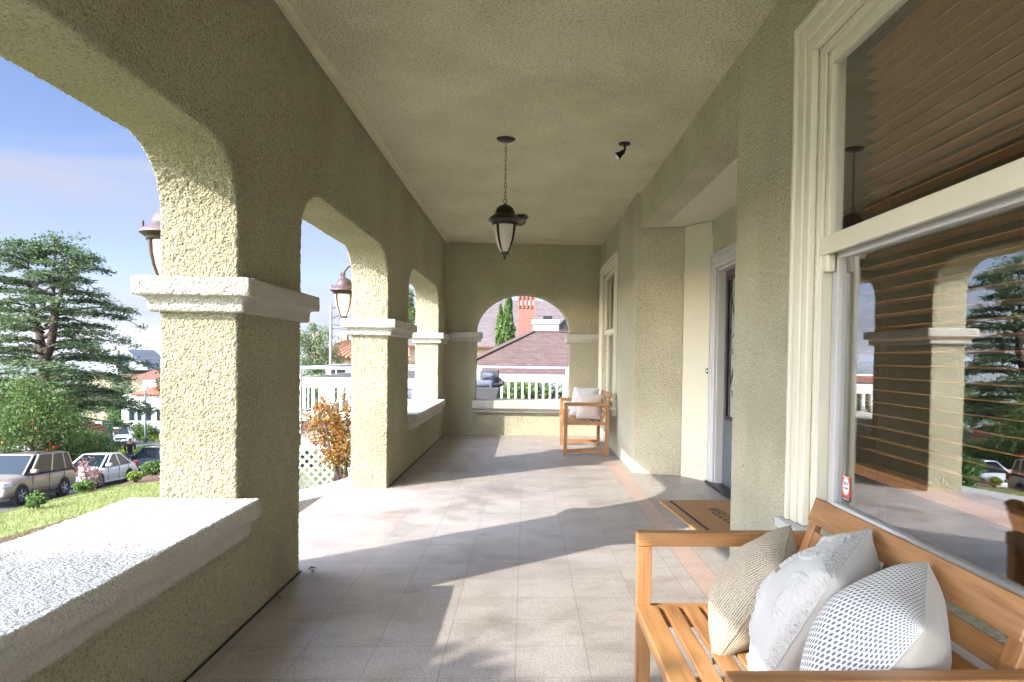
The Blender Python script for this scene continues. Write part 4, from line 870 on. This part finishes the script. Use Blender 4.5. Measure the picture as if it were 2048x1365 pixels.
# ------------------------------------------------------------------ buildings to the north
n1 = thing('shingle_house', (3, 24, -2), 'low neighbouring house with brown shingle hip roof and white brick chimney', 'house')
recalc(MB().add([(-2.4, 20.6, .72), (8.5, 20.6, .72), (8.5, 32, .72), (-2.4, 32, .72), (.25, 26.3, 2.22), (6, 26.3, 2.22)], [(0, 1, 5, 4), (1, 2, 5), (2, 3, 4, 5), (3, 0, 4), (0, 3, 2, 1)]).build('roof', 'shingle', n1))
MB().box(-2.0, 21.0, -2.5, 8.1, 31.6, .72).build('wall', 'tanrender', n1)
recalc(MB().add([(1.7, 18.6, .55), (8.4, 18.6, .55), (3.8, 24.4, 1.72), (8.4, 24.4, 1.72), (1.7, 18.6, .45), (8.4, 18.6, .45)], [(0, 1, 3, 2), (4, 5, 1, 0), (0, 2, 4)]).build('wing_roof', 'shingle', n1))
for a, b_ in (((-2.4, 20.6, .75), (.25, 26.3, 2.25)), ((.25, 26.3, 2.25), (6, 26.3, 2.25))): MB().bar(a, b_, .22, .035).build('ridge_cap', 'shingle', n1)
part('gutter', 'white', [(-2.45, 20.5, .66, 1.6, 20.6, .74)], n1)
part('vent_pipe', 'white', [(.1, 19.9, .60, 2.2, 20.3, .70)], n1)
ch = thing('white_chimney', (.78, 27, 2), 'squat white brick chimney with stepped cap on the brown roof', 'chimney')
MB().box(.26, 26.5, 1.4, 1.25, 27.3, 2.50).build('stack', 'whitebrick', ch); MB().box(.21, 26.44, 2.50, 1.30, 27.36, 2.70).build('cap', 'whitebrick', ch, bevel=.05)
MB().box(.64, 26.7, 2.70, 1.0, 27.1, 2.86).build('vent', 'black', ch, bevel=.02)
n2 = thing('mauve_house', (1, 40, -2), 'large house with steep mauve shingle roof and dark gabled dormer', 'house')
recalc(MB().add([(-6.5, 36, 1.75), (4.6, 36, 1.75), (-4.0, 41.5, 4.62), (1.55, 41.5, 4.62), (4.6, 47, 1.75), (-6.5, 47, 1.75)], [(0, 1, 3, 2), (1, 4, 3), (4, 5, 2, 3), (5, 0, 2), (0, 5, 4, 1)]).build('roof', 'shingle2', n2))
MB().box(-6.1, 36.4, -3, 4.2, 46.6, 1.75).build('wall', 'tanrender', n2)
recalc(MB().add([(1.0, 35.2, 2.1), (2.6, 35.2, 3.75), (4.4, 35.2, 1.9), (1.0, 41, 2.1), (2.6, 41, 3.75), (4.4, 41, 1.9)], [(0, 1, 4, 3), (1, 2, 5, 4), (0, 2, 1)]).build('dormer', 'shingle2', n2))
MB().bar((.9, 35.1, 2.0), (2.6, 35.1, 3.82), .1, .12).build('barge_board', 'black', n2); MB().bar((2.6, 35.1, 3.82), (4.5, 35.1, 1.85), .1, .12).build('barge_board', 'black', n2)
part('gutter', 'redtile', [(-6.6, 35.9, 1.66, 4.6, 36.0, 1.76)], n2)
bc = thing('brick_chimney', (-.05, 33.5, 0), 'tall red brick chimney with vertical ribs on its upper half', 'chimney')
MB().box(-.42, 33.1, -1, .40, 33.9, 4.0-.45).build('stack', 'brick', bc)
m_ = MB(); m_.box(-.36, 33.16, 3.551, .34, 33.84, 5.6)
for k in range(5): m_.box(-.43+.19*k, 33.06, 3.56, -.43+.19*k+.09, 33.159, 5.6)
m_.build('ribbed_shaft', 'brick', bc); part('pot_mouths', 'creamfab', [(-.30+.19*k, 33.13, 3.72, -.30+.19*k+.06, 33.159, 3.95) for k in range(4)], bc)
def cypress(x, y, z0, h, r, seed, label, mat='cyp'):
    rs = np.random.default_rng(seed); t = thing('cypress_tree', (x, y, z0), label, 'tree', None); n = 6500; f = rs.random(n)**.8; a = rs.random(n)*6.283
    lum = 1+.25*np.sin(a*3+f*22)+.15*np.sin(a*5-f*35); rr_ = r*np.minimum(1, (1-f)*2.2)**.6*lum*(.55+.45*rs.random(n)**.4)
    P = np.stack([x+rr_*np.cos(a), y+rr_*np.sin(a), z0+.1*h+.92*h*f], 1); mb = MB(); ax_ = np.tile(np.array([0, 0, 1.0]), (n, 1)); leaves(mb, P, .13, rs, asp=.45, axis=ax_)
    mb.build('foliage', mat, t); MB().tube([(x, y, z0-.3), (x, y, z0+h*.8)], [.09, .02], 6).build('trunk', 'bark', t)
cypress(-1.12, 30, -1.5, 4.9, .24, 1, 'pale green cypress, left one of the pair beside the brick chimney', 'leafm')
cypress(-.78, 30, -1.5, 5.6, .27, 2, 'dark green cypress, right one of the pair beside the brick chimney')
tree('feathery_tree', 'feathery olive green tree seen left of the utility pole', -12.0, 40, 6.0, 1.6, 2.4, 'leafolive', 9000, .11, 41, z=-2.8, trunk=.13, tight=.26, clumps=50)
bush('bank_shrub', 'dark green shrub below the feathery tree', 'shrub', -12.6, 35, 2.0, 3.6, 'leafm', 5000, .14, 42, z=-2.9)
tree('slender_tree', 'slender bright green tree seen in the gap between the far pillars', -9.6, 55, 9.6, 1.1, 4.4, 'leafm', 5000, .14, 43, z=-2.5, trunk=.12)
bush('bare_shrub', 'tall bare pinkish twiggy shrub in the gap between the far pillars', 'shrub', -6.2, 36, .9, 3.6, 'pinktwig', 3000, .09, 44, z=-1.6, stems=16)
bush('side_shrubbery', 'dark shrubbery behind the left corner of the deck', 'shrub', -5.6, 18.2, 2.1, 2.6, 'leafd', 12000, .12, 51, z=-1.9, clumps=50)
up_ = thing('utility_pole', (-9.76, 35, -2.5), 'thin weathered utility pole with wire brackets beside the tile roofed house', 'utility pole')
MB().tube([(-9.76, 35, -2.6), (-9.76, 35, 3.7)], [.09, .065], 10).build('pole', 'pole', up_, smooth=2)
m_ = MB(); m_.tube([(-9.76, 35, 3.5), (-9.5, 35, 3.6)], .02, 5); m_.build('bracket', 'dark', up_)
m_ = MB(); m_.tube([(-9.76, 35, 3.0), (-9.35, 35, 3.2), (-9.3, 35, 2.95)], .018, 5); m_.build('bracket', 'dark', up_)
wi = MB()
for dz in (0, .18): wi.tube([(-9.76+14*f, 35+22*f, 2.55+dz-1.2*math.sin(math.pi*f*.5)*.4) for f in [k/12 for k in range(13)]], .012, 4)
tag(wi.build('power_cable', 'rubber'), 'pair of thin overhead cables running right from the utility pole', 'cable')
def tiled_roof(mb, p00, p10, p01, p11, step=.26):
    """barrel tile rows from eave edge p00-p10 to ridge edge p01-p11"""
    p00, p10, p01, p11 = map(Vector, (p00, p10, p01, p11)); n = max(2, int((p10-p00).length/step)); nrm = (p10-p00).cross(p01-p00).normalized()
    if nrm.z < 0: nrm = -nrm
    for i in range(n):
        f = (i+.5)/n; a = p00.lerp(p10, f)+nrm*.02; b_ = p01.lerp(p11, f)+nrm*.02; mb.tube([a, b_], step*.36, 6)
    return mb
sp3 = thing('tile_roof_house', (-9, 46, -3), 'house with orange clay tile hip roof and two chimneys left of the second pillar', 'house')
recalc(MB().add([(-14, 45, 1.0), (-6, 45, 1.0), (-12.4, 48, 2.15), (-7, 48, 2.15), (-14, 53, 1.0), (-6, 53, 1.0)], [(0, 1, 3, 2), (1, 5, 3), (5, 4, 2, 3), (4, 0, 2), (0, 4, 5, 1)]).build('roof', 'redtile', sp3))
tiled_roof(MB(), (-13.9, 45, 1.02), (-6.1, 45, 1.02), (-12.4, 47.9, 2.15), (-7, 47.9, 2.15), .30).build('roof_tiles', plain('clay_tile', (.30, .12, .065), .8, var=.35, vs=2.5), sp3, smooth=2)
MB().box(-13.6, 45.4, -3.5, -6.4, 52.6, 1.0).build('wall', 'tanrender', sp3)
for x in (-12.5, -14.4): 
    MB().box(x-.25, 47.8, .8, x+.25, 48.3, 2.75).build('chimney', 'tanrender', sp3)
f_ = part('window', 'white', [(-13.0, 45.33, -.4, -11.6, 45.4, .6)], sp3); part('pane', 'carglass', [(-12.9, 45.31, -.3, -12.35, 45.329, .5), (-12.25, 45.31, -.3, -11.7, 45.329, .5)], f_)
MB().box(-10.15, 41.5, -3, -9.0, 43, 2.6).build('tower_wall', 'tanrender', sp3)
# ------------------------------------------------------------------ street side houses
def arched(par, x, y, z, wd, h, name='window', arch=True):
    p = [(x-wd/2, z), (x+wd/2, z), (x+wd/2, z+h)]+([(x+wd/2*math.cos(a), z+h+wd/2*math.sin(a)) for a in [math.pi*k/8 for k in range(1, 8)]] if arch else [])+[(x-wd/2, z+h)]
    f = MB().prism([((a-x)*1.18+x, (b-z)*1.06+z-.03) for a, b in p], 'y', y-.06, y+.02).build(name, 'stuccowhite', par)
    MB().prism(p, 'y', y-.075, y-.061).build('pane', 'carglass', f); return f
wh = thing('white_house', (-36, 76, -8), 'white rendered house with arched windows and red tile roofs across the street', 'house')
MB().box(-41.6, 73, -9, -30, 84, -3.25).build('wall', 'stuccowhite', wh)
MB().box(-42.2, 78, -6, -28, 86, -1.75).build('upper_wall', 'stuccowhite', wh)
recalc(MB().add([(-40.6, 72.6, -3.25), (-29.6, 72.6, -3.25), (-38.8, 76.5, -2.2), (-31, 76.5, -2.2)], [(0, 1, 3, 2)]).build('roof', 'redtile', wh))
tiled_roof(MB(), (-40.5, 72.6, -3.23), (-29.6, 72.6, -3.23), (-38.8, 76.5, -2.18), (-31, 76.5, -2.18), .34).build('roof_tiles', plain('clay_tile_red', (.36, .11, .06), .8, var=.3, vs=2.5), wh, smooth=2)
recalc(MB().add([(-43.4, 77.5, -1.75), (-27.4, 77.5, -1.75), (-41.2, 82, -.2), (-30, 82, -.2), (-43.4, 86.6, -1.75), (-27.4, 86.6, -1.75)], [(0, 1, 3, 2), (1, 5, 3), (5, 4, 2, 3), (4, 0, 2)]).build('roof', 'redtile', wh))
for x, ww, hh, ar in ((-40.55, .55, 1.0, True), (-39.8, .4, 1.0, True), (-38.9, .6, 1.5, True), (-37.8, .5, 1.2, False), (-36.6, .65, .8, True)): arched(wh, x, 73, -5.9, ww, hh, arch=ar)
for x in (-40.4, -38.4): arched(wh, x, 78, -2.9, .6, .9, arch=False)
gh = thing('grey_roof_house', (-50, 98, -9), 'pale house with grey shingle gable roof and white chimney beyond the white house', 'house')
MB().box(-58.5, 94, -12, -44, 106, -1.75).build('wall', 'tanrender', gh)
recalc(MB().add([(-59, 93.5, -1.7), (-43.5, 93.5, -1.7), (-59, 99, -.55), (-43.5, 99, -.55), (-59, 106, -1.7), (-43.5, 106, -1.7)], [(0, 1, 3, 2), (2, 3, 5, 4), (0, 2, 4), (1, 5, 3)]).build('roof', 'greyroof', gh))
recalc(MB().add([(-54.2, 91.5, -1.2), (-51.5, 91.5, 1.45), (-48.6, 91.5, -1.2), (-54.2, 98, -1.2), (-51.5, 98, 1.45), (-48.6, 98, -1.2)], [(0, 1, 4, 3), (1, 2, 5, 4), (0, 2, 1)]).build('gable', 'greyroof', gh))
ck = MB().box(-53.1, 90.8, -2, -52.3, 91.4, 1.35).build('chimney', 'stuccowhite', gh); MB().lathe([(.16, 0), (.13, .45), (.18, .5)], (-52.7, 91.1, 1.35), 10).build('chimney_pot', 'bark', ck)
rh = thing('red_roof_house', (-38, 56, -8), 'small low house with red tile gable roof behind the camellia', 'house')
MB().box(-40.5, 53, -10, -34.9, 60, -5.6).build('wall', 'stuccowhite', rh)
recalc(MB().add([(-41, 52.6, -5.6), (-34.4, 52.6, -5.6), (-41, 56.4, -4.0), (-35.9, 56.4, -4.0), (-41, 60.4, -5.6), (-34.4, 60.4, -5.6)], [(0, 1, 3, 2), (2, 3, 5, 4), (1, 5, 3), (0, 2, 4)]).build('roof', 'redtile', rh))
tiled_roof(MB(), (-41, 52.6, -5.58), (-34.4, 52.6, -5.58), (-41, 56.4, -3.98), (-35.9, 56.4, -3.98), .32).build('roof_tiles', M['redtile'], rh, smooth=2)
cols = [('cream', (.6, .55, .45), 'redtile'), ('pale pink', (.62, .48, .42), 'greyroof'), ('white', (.72, .72, .7), 'greyroof'), ('tan', (.5, .40, .28), 'redtile'), ('pale blue', (.45, .52, .6), 'greyroof'), ('grey', (.42, .42, .42), 'redtile')]
for k, (nm, c, rf) in enumerate(cols):
    yy = (120, 135, 150, 175, 200, 235)[k]; xx = -yy*(.55, .66, .60, .72, .58, .68)[k]; zz = gz(xx, yy); W_ = 9+k; H_ = 5.5+(k % 3)
    h_ = thing('distant_house', (xx, yy, zz), '%s house on the slope far beyond the cedar, %s roofed' % (nm, 'red' if rf == 'redtile' else 'grey'), 'house', 'distant houses on the slope')
    MB().box(xx-W_/2, yy, zz-2, xx+W_/2, yy+8, zz+H_).build('wall', plain('far_wall_'+nm, c, .9, var=.05), h_)
    recalc(MB().add([(xx-W_/2-.4, yy-.4, zz+H_), (xx+W_/2+.4, yy-.4, zz+H_), (xx-W_/2+2, yy+4, zz+H_+2.2), (xx+W_/2-2, yy+4, zz+H_+2.2), (xx+W_/2+.4, yy+8.4, zz+H_), (xx-W_/2-.4, yy+8.4, zz+H_)], [(0, 1, 3, 2), (1, 4, 3), (4, 5, 2, 3), (5, 0, 2)]).build('roof', rf, h_))
    for j in range(3): part('window', 'carglass', [(xx-W_/2+1+j*W_*.3, yy-.05, zz+2, xx-W_/2+2.2+j*W_*.3, yy-.001, zz+3.4)], h_)
rs = np.random.default_rng(77); mb = MB(); Pn = []
for k in range(260):
    yy = rs.uniform(100, 520); xx = -yy*rs.uniform(.42, .95); r_ = rs.uniform(2.2, 4.5); zc = gz(xx, yy)+r_*.7; q = rs.normal(size=(110, 3)); q /= np.linalg.norm(q, axis=1)[:, None]; Pn.append(q*np.array([r_, r_, r_*.9])*(.6+.4*rs.random((110, 1)))+np.array([xx, yy, zc]))
leaves(mb, np.concatenate(Pn), 1.3, rs, asp=.7)
tag(mb.build('distant_woodland', 'leafd'), 'far off tree cover on the slope beyond the street', 'woodland', kind='stuff')
# ------------------------------------------------------------------ street furniture
tree('background_tree', 'broad olive tree left of the white house wall', -48.5, 84, 7.2, 3.4, 1.5, 'leafolive', 9000, .22, 61, z=-9)
tree('background_tree', 'dark round tree between the cedar and the grey roofed house', -44.6, 80, 5.2, 2.2, 1.5, 'leafd', 6000, .2, 62, z=-8.5)
tree('background_tree', 'bushy green tree seen through the lower cedar branches', -56, 88, 7.5, 4.2, 1.5, 'leafm', 9000, .24, 63, z=-9.5)
sg = thing('street_sign', (-21.85, 37.4, rz(37.4)+.13), 'green street name sign with white lettering on a slim pole behind the white sedan', 'street sign')
MB().tube([(-21.85, 37.4, rz(37.4)), (-21.85, 37.4, -2.42)], .032, 8).build('pole', 'polepaint', sg, smooth=2)
bd = MB().box(-22.3, 37.36, -2.70, -21.3, 37.38, -2.46).build('sign_board', 'signgreen', sg, bevel=.002)
def face_text(body, size, par, loc, m='signwhite', sx=1):
    text_mesh(body, size, 'lettering', m, par, Matrix.Translation(Vector(loc)-wloc(par)) @ Matrix.Rotation(R(90), 4, 'X'), .002, sx)
face_text('Margarido', .20, bd, (-21.79, 37.352, -2.575))
b2 = MB().box(-22.0, 37.31, -2.95, -21.76, 37.33, -2.72).build('sign_board', 'signgreen', sg, bevel=.002)
lp = thing('street_lamp', (-35.45, 66, rz(66)), 'slim dark lamp post standing in front of the white house', 'street lamp')
MB().tube([(-35.45, 66, rz(66)-.2), (-35.45, 66, rz(66)+.8), (-35.45, 66, rz(66)+4.9)], [.15, .10, .075], 10).build('post', 'polepaint', lp, smooth=2)
MB().lathe([(.08, 0), (.2, .15), (.24, .45), (.12, .7), (.0, .8)], (-35.45, 66, rz(66)+4.9), 12).build('lamp_head', 'signwhite', lp, smooth=2)
ps = thing('notice_post', (-36.9, 60.8, rz(60.8)), 'white rectangular sign on a dark post beyond the red tile roof', 'sign')
MB().tube([(-36.9, 60.8, rz(60.8)-.2), (-36.9, 60.8, rz(60.8)+2.0)], .05, 8).build('post', 'polepaint', ps); MB().box(-37.1, 60.72, rz(60.8)+1.4, -36.65, 60.75, rz(60.8)+2.05).build('sign_board', 'signwhite', ps)
# ------------------------------------------------------------------ cars
def make_car(kind, label, loc, rz_, paint, name='parked_car'):
    """local: +x forward"""
    suv = kind == 'suv'
    Ln, Wd = (4.75, 1.86) if suv else (4.5, 1.72)
    zr = 1.74 if suv else 1.43; zb = 1.08 if suv else .93; wr = .355 if suv else .315
    fx, rx = (1.42, -1.30) if suv else (1.36, -1.28)
    t = thing(name, loc, label, 'car', 'cars parked along the kerb', rz=rz_)
    if suv: st = [(2.38, .80, .35, .52), (2.33, .92, .30, .66), (2.15, .93*1.0, .27, .80), (1.9, .93, .25, .92), (1.2, .93, .24, 1.03), (.95, .93, .24, 1.07), (0, .93, .24, 1.09), (-1.2, .93, .24, 1.11), (-2.1, .92, .27, 1.12), (-2.30, .88, .32, 1.08), (-2.38, .80, .40, .90)]
    else: st = [(2.25, .70, .32, .50), (2.20, .80, .27, .60), (2.0, .85, .22, .70), (1.6, .86, .20, .80), (1.1, .86, .20, .88), (.8, .86, .20, .92), (0, .86, .20, .94), (-1.1, .86, .20, .97), (-1.8, .85, .22, .98), (-2.15, .82, .27, .94), (-2.25, .74, .34, .80)]
    vs = []; fs = []
    for x, w_, z0, z1 in st:
        hgt = z1-z0
        half = [(w_*.80, z0), (w_*.96, z0+.06), (w_, z0+hgt*.35), (w_*.995, z0+hgt*.62), (w_*.95, z0+hgt*.86), (w_*.80, z1-.01), (w_*.4, z1+.02)]
        ringp = half+[(-a, b) for a, b in half[::-1]]; vs += [(x, a, b) for a, b in ringp]
    n = 14
    for i in range(len(st)-1):
        for k in range(n): j = (k+1) % n; fs.append((i*n+k, i*n+j, (i+1)*n+j, (i+1)*n+k))
    fs += [tuple(range(n)), tuple((len(st)-1)*n+k for k in range(n))[::-1]]
    body = recalc(MB().add(vs, fs).build('body', paint, t, local=True, smooth=2)); s_ = body.modifiers.new('s', 'SUBSURF'); s_.levels = s_.render_levels = 2
    if suv: bx = [(1.02, .80, zb-.04), (-2.22, .82, zb+.0)]; tx_ = [(.22, .66, zr-.03), (-1.98, .68, zr-.03)]
    else: bx = [(.98, .74, zb-.06), (-1.72, .74, zb+.0)]; tx_ = [(.12, .56, zr-.04), (-.95, .56, zr-.03)]
    (xa, wa, za), (xb, wb_, zb_) = bx; (xc, wc, zc_), (xd, wd_, zd_) = tx_
    g = [(xa, -wa*.9, za), (xa, wa*.9, za), (xa-.25, wa+.04, za+.03), (xb+.2, wb_+.04, zb_), (xb, wb_*.9, zb_), (xb, -wb_*.9, zb_), (xb+.2, -wb_-.04, zb_), (xa-.25, -wa-.04, za+.03)]
    h = [(xc, -wc*.9, zc_), (xc, wc*.9, zc_), (xc-.15, wc+.03, zc_+.01), (xd+.12, wd_+.03, zd_), (xd, wd_*.9, zd_), (xd, -wd_*.9, zd_), (xd+.12, -wd_-.03, zd_), (xc-.15, -wc-.03, zc_+.01)]
    recalc(MB().add(g+h, [(i, (i+1) % 8, (i+1) % 8+8, i+8) for i in range(8)]+[tuple(range(8, 16)), tuple(range(8))[::-1]]).build('windows', 'carglass', t, local=True))
    h2 = [(x, y*1.02, z+.0) for x, y, z in h]; h3 = [(x*.96-.0, y*.88, z+.055) for x, y, z in h]
    rf = recalc(MB().add(h2+h3, [(i, (i+1) % 8, (i+1) % 8+8, i+8) for i in range(8)]+[tuple(range(8, 16)), tuple(range(8))[::-1]]).build('roof', paint, t, local=True, bevel=.02))
    m_ = MB()
    L2 = lambda a, b, f: tuple(a[i]+(b[i]-a[i])*f for i in range(3))
    for i, j in ((1, 1), (7, 0), (2, 2), (3, 3), (4, 4), (6, 6), (5, 5)):
        MB().bar(g[i], h[i if i != 7 else 7], .075, .05, up=(0, 1, 0)).build('pillar', paint, t, local=True)
    MB().bar(g[0], h[0], .075, .05, up=(0, 1, 0)).build('pillar', paint, t, local=True)
    for sgn in (1, -1):
        fr_ = [.46, .80] if suv else [.52]
        for f in fr_:
            a = L2(g[2] if sgn > 0 else g[7], g[3] if sgn > 0 else g[6], f); b_ = L2(h[2] if sgn > 0 else h[7], h[3] if sgn > 0 else h[6], min(1, f*1.02)); MB().bar(a, b_, .07, .03, up=(0, 1, 0)).build('pillar', paint, t, local=True)
    for x in (fx, rx):
        for sgn in (1, -1):
            yy = sgn*(Wd/2-.10)
            tq = disc(MB(), (x, sgn*(Wd/2-.005), wr+.01), (0, sgn, 0), [(wr*1.18, -.05), (wr*1.18, .006), (wr*.8, .006)], 24); tq.build('wheel_arch', 'plastic', t, local=True)
            wt = disc(MB(), (x, sgn*(Wd/2-.19), wr), (0, sgn, 0), [(wr*.62, 0), (wr*.93, .0), (wr, .03), (wr, .19), (wr*.93, .215), (wr*.66, .215)], 28).build('wheel', 'rubber', t, local=True, smooth=2)
            m2 = disc(MB(), (x, sgn*(Wd/2-.19), wr), (0, sgn, 0), [(wr*.66, .20), (wr*.60, .222), (wr*.56, .205), (wr*.50, .17), (0, .17)], 24)
            for k in range(5):
                a = 2*math.pi*k/5; m2.bar((x+.02*math.cos(a), sgn*(Wd/2+.018), wr+.02*math.sin(a)), (x+wr*.58*math.cos(a), sgn*(Wd/2+.018), wr+wr*.58*math.sin(a)), .05 if suv else .045, .02, up=(0, 1, 0))
            o_ = m2.build('rim', 'chrome', wt, local=True)
    fxw = st[2][0]
    zl = .70 if suv else .60
    for sgn in (1, -1):
        MB().prism([(fxw-.22, sgn*Wd*.492), (fxw+.13, sgn*Wd*.44), (fxw+.20, sgn*Wd*.30), (fxw+.0, sgn*Wd*.30)][::sgn], 'z', zl-.02, zl+(.17 if suv else .13)).build('headlight', 'lamp', t, local=True, bevel=.03)
        MB().box(-Ln/2+.0, sgn*Wd*.36, zl+.1, -Ln/2+.25, sgn*Wd*.485, zl+.38).build('tail_light', 'redlamp', t, local=True, bevel=.03)
        MB().box(xa-.38, sgn*(wa+.02), za+.05, xa-.20, sgn*(wa+.25), za+.20).build('mirror', paint, t, local=True, bevel=.04)
        xs_ = (-.15, -1.15) if suv else (-.2, -1.1)
        for x in xs_: MB().box(x-.06, sgn*(Wd/2-.005), zb-.24, x+.08, sgn*(Wd/2+.02), zb-.21).build('door_handle', paint, t, local=True, bevel=.006)
        for x in ((.78, -.28, -1.28) if suv else (.70, -.30, -1.15)): MB().box(x-.006, sgn*(Wd/2-.02), .32, x+.006, sgn*(Wd/2+.003), zb-.06).build('door_seam', 'plastic', t, local=True)
        MB().box(-.85, sgn*(Wd/2-.03), .22, .95, sgn*(Wd/2+(.05 if suv else .004)), .30).build('side_step', 'plastic' if suv else paint, t, local=True, bevel=.01)
        MB().box(-1.0 if suv else -.95, sgn*(Wd/2-.02), .55, 1.0 if suv else .95, sgn*(Wd/2+.014), .60).build('side_moulding', paint, t, local=True, bevel=.008)
    MB().box(Ln/2-.14, -.34, zl-.02, Ln/2-.02, .34, zl+.12).build('grille', 'plastic', t, local=True, bevel=.02)
    MB().box(Ln/2-.10, -.6, .28, Ln/2+.012, .6, .40).build('lower_intake', 'plastic', t, local=True, bevel=.02)
    MB().box(Ln/2-.02, -.16, .40, Ln/2+.02, .16, .52).build('number_plate', 'signwhite', t, local=True)
    if suv:
        for sgn in (1, -1): MB().tube([(.1, sgn*.60, zr+.02), (.0, sgn*.60, zr+.07), (-1.7, sgn*.60, zr+.07), (-1.8, sgn*.60, zr+.02)], .02, 6).build('roof_rail', 'plastic', t, local=True)
    return t
sl_ = math.atan(.08)
def put(c, pitch=sl_): c.rotation_euler = (0, -pitch, c.rotation_euler.z); return c
P_tan, P_white, P_navy, P_sil = carpaint('tan_car_paint', (.36, .29, .235), .55), carpaint('white_car_paint', (.72, .72, .74), 0), carpaint('navy_car_paint', (.02, .03, .06), .4), carpaint('silver_white_car_paint', (.62, .65, .70), .2)
def carloc(x, y): return (x, y, rz(y)+.012)
put(make_car('suv', 'metallic tan sport utility car parked nearest on the street below the lawn', carloc(-19.2, 26.95), R(-90+5.5), P_tan))
put(make_car('sedan', 'white sedan parked behind the tan sport utility car', carloc(-19.6, 32.35), R(-90+4.5), P_white))
put(make_car('sedan', 'dark navy sedan partly hidden by the near pillar behind the white sedan', carloc(-19.9, 37.9), R(-90+5), P_navy))
put(make_car('sedan', 'silver white sedan parked far off on the cross street below the white house', (-37.2, 65.2, rz(65.2)+.02), R(-90+32), P_sil), .02)
# ------------------------------------------------------------------ person
def skinmesh(name, mat, parent, joints, edges, sub=2):
    me = bpy.data.meshes.new(name); me.from_pydata([j[:3] for j in joints], edges, []); me.materials.append(M[mat]); o = bpy.data.objects.new(name, me); col.objects.link(o); o.parent = parent
    bm = bmesh.new(); bm.from_mesh(me); ly = bm.verts.layers.skin.verify()
    for i, v in enumerate(bm.verts):
        r = joints[i][3]; v[ly].radius = (r, r*(joints[i][4] if len(joints[i]) > 4 else 1)); v[ly].use_root = (i == 0)
    bm.to_mesh(me); bm.free(); o.modifiers.new('s', 'SKIN').use_smooth_shade = True; q = o.modifiers.new('u', 'SUBSURF'); q.levels = q.render_levels = sub; return o
pe = thing('person', (-22.45, 40.2, rz(40.2)+.13), 'person in a dark jacket and blue jeans standing on the far pavement, seen from behind', 'person', rz=R(205))
J = [(0, 0, .98, .09, .8), (0, .02, 1.2, .085, .8), (0, .03, 1.42, .13, .65), (0, .02, 1.52, .055), (0, -.01, 1.60, .075), (0, -.015, 1.68, .085),
     (-.19, .02, 1.42, .055), (-.25, -.02, 1.16, .042), (-.16, -.22, 1.05, .034), (-.10, -.30, 1.08, .028),
     (.19, .02, 1.42, .055), (.25, .0, 1.16, .042), (.20, -.18, .98, .034), (.16, -.27, .97, .028),
     (-.09, 0, .88, .085), (-.11, -.02, .50, .06), (-.12, .03, .10, .04), (-.12, -.12, .04, .04),
     (.09, 0, .88, .085), (.12, .03, .50, .06), (.14, .08, .10, .04), (.14, -.07, .04, .04)]
E_ = [(0, 1), (1, 2), (2, 3), (3, 4), (4, 5), (2, 6), (6, 7), (7, 8), (8, 9), (2, 10), (10, 11), (11, 12), (12, 13), (0, 14), (14, 15), (15, 16), (16, 17), (0, 18), (18, 19), (19, 20), (20, 21)]
skinmesh('body', 'skin', pe, J, E_)
skinmesh('jacket', 'jacket', pe, [(0, 0, .84, .15, .85), (0, .02, 1.2, .15, .8), (0, .03, 1.42, .155, .68), (-.2, .02, 1.42, .075), (-.26, -.02, 1.16, .062), (-.17, -.21, 1.05, .05), (.2, .02, 1.42, .075), (.26, .0, 1.16, .062), (.205, -.17, .99, .05)], [(0, 1), (1, 2), (2, 3), (3, 4), (4, 5), (2, 6), (6, 7), (7, 8)])
skinmesh('jeans', 'jeans', pe, [(0, 0, .96, .14, .85), (-.09, 0, .86, .105), (-.11, -.02, .50, .08), (-.12, .03, .10, .065), (.09, 0, .86, .105), (.12, .03, .50, .08), (.14, .08, .10, .065)], [(0, 1), (1, 2), (2, 3), (0, 4), (4, 5), (5, 6)])
skinmesh('hair', 'hair', pe, [(0, .02, 1.70, .09), (0, .045, 1.64, .085), (0, .055, 1.55, .05)], [(0, 1), (1, 2)], 2)
for x in (-.12, .14): MB().box(x-.05, -.17 if x < 0 else -.12, 0, x+.05, .09, .08).build('shoe', 'rubber', pe, local=True, bevel=.03)
MB().box(-.012, -.10, 1.60, .012, -.075, 1.635).build('nose', 'skin', pe, local=True, bevel=.006)
# ------------------------------------------------------------------ haze
hz = MB().box(-7900, -400, -95, 4600, 9500, 60).build('haze', 'room'); hz['kind'] = 'stuff'
hm = bpy.data.materials.new('haze'); hm.use_nodes = True; ht = hm.node_tree; ht.nodes.clear()
ho = ht.nodes.new('ShaderNodeOutputMaterial'); pv = ht.nodes.new('ShaderNodeVolumePrincipled'); pv.inputs['Density'].default_value = .00007; pv.inputs['Color'].default_value = (.72, .80, .95, 1); pv.inputs['Anisotropy'].default_value = 0
ht.links.new(pv.outputs[0], ho.inputs['Volume']); hz.data.materials.clear(); hz.data.materials.append(hm)
